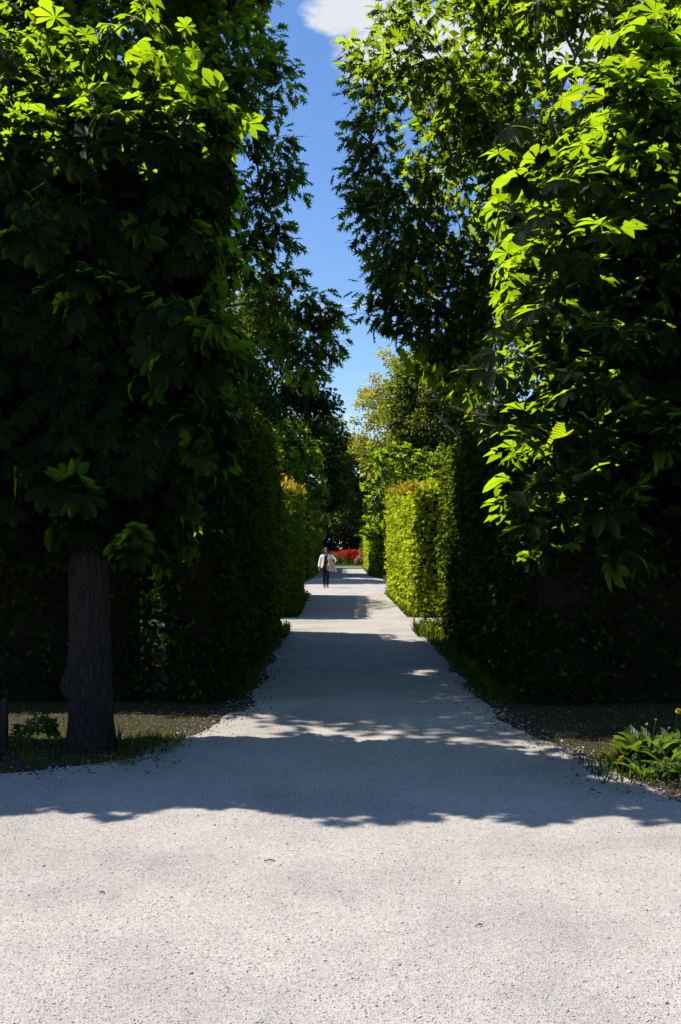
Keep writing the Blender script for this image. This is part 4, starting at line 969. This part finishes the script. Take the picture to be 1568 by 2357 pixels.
# jacket: open shell round the torso, sleeves, collar
V, F = [], []; K = 26
rings = [(.80, .205, .15, 33, .0), (.88, .198, .145, 30, .0), (1.0, .185, .135, 27, .01), (1.12, .18, .13, 25, .015), (1.22, .182, .125, 24, .02), (1.30, .168, .11, 26, .02), (1.35, .125, .095, 32, .018), (1.385, .085, .085, 40, .016)]
for z, rx_, ry_, gap, cx in rings:
    for t in range(K):
        a_ = math.radians(-90 + gap + (360 - 2 * gap) * t / (K - 1)); w_ = 1 + .03 * math.sin(t * 2.3 + z * 9)
        V.append((cx + rx_ * w_ * math.cos(a_), ry_ * w_ * math.sin(a_), z + .01 * math.sin(t * 1.1)))
for i in range(len(rings) - 1):
    for t in range(K - 1): F.append((i * K + t, i * K + t + 1, i * K + K + t + 1, i * K + K + t))
jk = lpart('jacket', V, F, M['jacket'], R_, .014, 1)
def sleeve(pts, rad, name='sleeve'):
    v, f, _ = tube(pts, rad, 12, False); o = lpart(name, v, f, M['jacket'], jk, .01, 1); return o
sleeve([(-.10, .0, 1.33), (-.15, .0, 1.30), (-.188, .02, 1.17), (-.222, .04, 1.05), (-.243, .02, .95), (-.26, -.008, .84)], [.05, .075, .072, .068, .064, .058])
sleeve([(.135, .0, 1.33), (.19, .0, 1.30), (.27, .01, 1.20), (.345, .01, 1.13), (.36, -.05, 1.105), (.31, -.12, 1.10)], [.05, .078, .082, .085, .082, .074])
skin('collar', [(-.075, -.06, 1.36), (-.08, .03, 1.39), (.015, .075, 1.40), (.11, .03, 1.39), (.105, -.06, 1.36)], [(0, 1), (1, 2), (2, 3), (3, 4)], [.02, .024, .026, .024, .02], M['jacket'], jk)
skin('hair', [(.005, .02, 1.60), (.005, .055, 1.52), (.01, .07, 1.40), (-.075, -.01, 1.53), (-.085, -.035, 1.40), (-.08, -.05, 1.31), (.085, -.01, 1.53), (.10, -.03, 1.40), (.10, -.05, 1.30), (.005, -.035, 1.65)],
     [(0, 1), (1, 2), (0, 3), (3, 4), (4, 5), (0, 6), (6, 7), (7, 8), (0, 9)], [(.10, .09), (.105, .075), (.12, .055), .042, .046, .034, .042, .046, .034, .055], M['hair'], R_)
V, F = [], []
for sx in (-1, 1):
    b_ = len(V)
    for t in range(10):
        a_ = math.pi * 2 * t / 10; V.append((.005 + sx * .034 + .028 * math.cos(a_), -.128, 1.548 + .02 * math.sin(a_)))
    F.append(tuple(range(b_, b_ + 10)))
b_ = len(V); V += [(-.01, -.13, 1.553), (.02, -.13, 1.553), (.02, -.13, 1.56), (-.01, -.13, 1.56)]; F.append((b_, b_ + 1, b_ + 2, b_ + 3))
lpart('sunglasses', V, F, M['glass'], R_, .006)
lpart('mouth', [(-.018, -.117, 1.487), (.028, -.117, 1.487), (.018, -.12, 1.478), (-.008, -.12, 1.478)], [(0, 1, 2, 3)], plain('lips', (.35, .09, .08), .5, .3), R_, .004)
# things in the person's hand
def fan(name, label, cat, x0, x1, z1a, z1b, pleats, m, y0, topx=(.15, .26), topz=1.10, seed=0):
    root = empty(name, (PX, PY, .004), label, cat)
    V, F = [], []; nu, nv = 28, 8
    for j in range(nv + 1):
        t = j / nv
        for i in range(nu + 1):
            u = i / nu; xa = topx[0] + (topx[1] - topx[0]) * u; xb = x0 + (x1 - x0) * u
            z = topz + (z1a + (z1b - z1a) * u + .03 * math.sin(u * pleats * 6.28) - topz) * t
            V.append((xa + (xb - xa) * t ** .9, y0 + (.012 + .03 * t) * math.sin(u * pleats * 6.28), z))
    for j in range(nv):
        for i in range(nu): a_ = j * (nu + 1) + i; F.append((a_, a_ + 1, a_ + nu + 2, a_ + nu + 1))
    lpart('cloth', V, F, m, root, .01)
    return root
fan('folded_coat', 'beige coat hanging in folds from the arm of the walking person', 'coat', .06, .46, .70, .66, 3.2, M['coat'], -.215)
bag = empty('hand_bag', (PX, PY, .004), 'small taupe bag hanging in front of the beige coat', 'bag')
V = [(x + (.02 if z > .8 else 0), y, z) for z in (.70, .80, .92) for x, y in ((.03, -.27), (.135, -.27), (.135, -.225), (.03, -.225))]
lpart('pouch', V, [(3, 2, 1, 0), (8, 9, 10, 11)] + [(k * 4 + i, k * 4 + (i + 1) % 4, k * 4 + 4 + (i + 1) % 4, k * 4 + 4 + i) for k in (0, 1) for i in range(4)], M['bag'], bag, 0, 2)
for sx in (.055, .12):
    v, f, _ = tube([(sx, -.25, .90), (.10, -.25, 1.0), (.13, -.24, 1.085)], [.008] * 3, 6); lpart('strap', v, f, M['rim'], bag)
v, f, _ = tube([(.12, -.275, .90), (.12, -.285, .93), (.12, -.285, .95), (.12, -.275, .975)], [.012, .036, .036, .012], 12); lpart('charm', v, f, M['cup'], bag)
cup = empty('drink_cup', (PX, PY, .004), 'yellow cup held in the hand of the walking person', 'cup')
v, f, _ = tube([(.115, -.225, 1.10), (.112, -.225, 1.15), (.11, -.225, 1.20)], [.030, .036, .040], 14); lpart('vessel', v, f, M['cup'], cup)
v, f, _ = tube([(.11, -.225, 1.20), (.11, -.225, 1.215)], [.043, .043], 14); lpart('rim', v, f, M['rim'], cup)
print('tris', sum(len(m.polygons) for m in bpy.data.meshes))
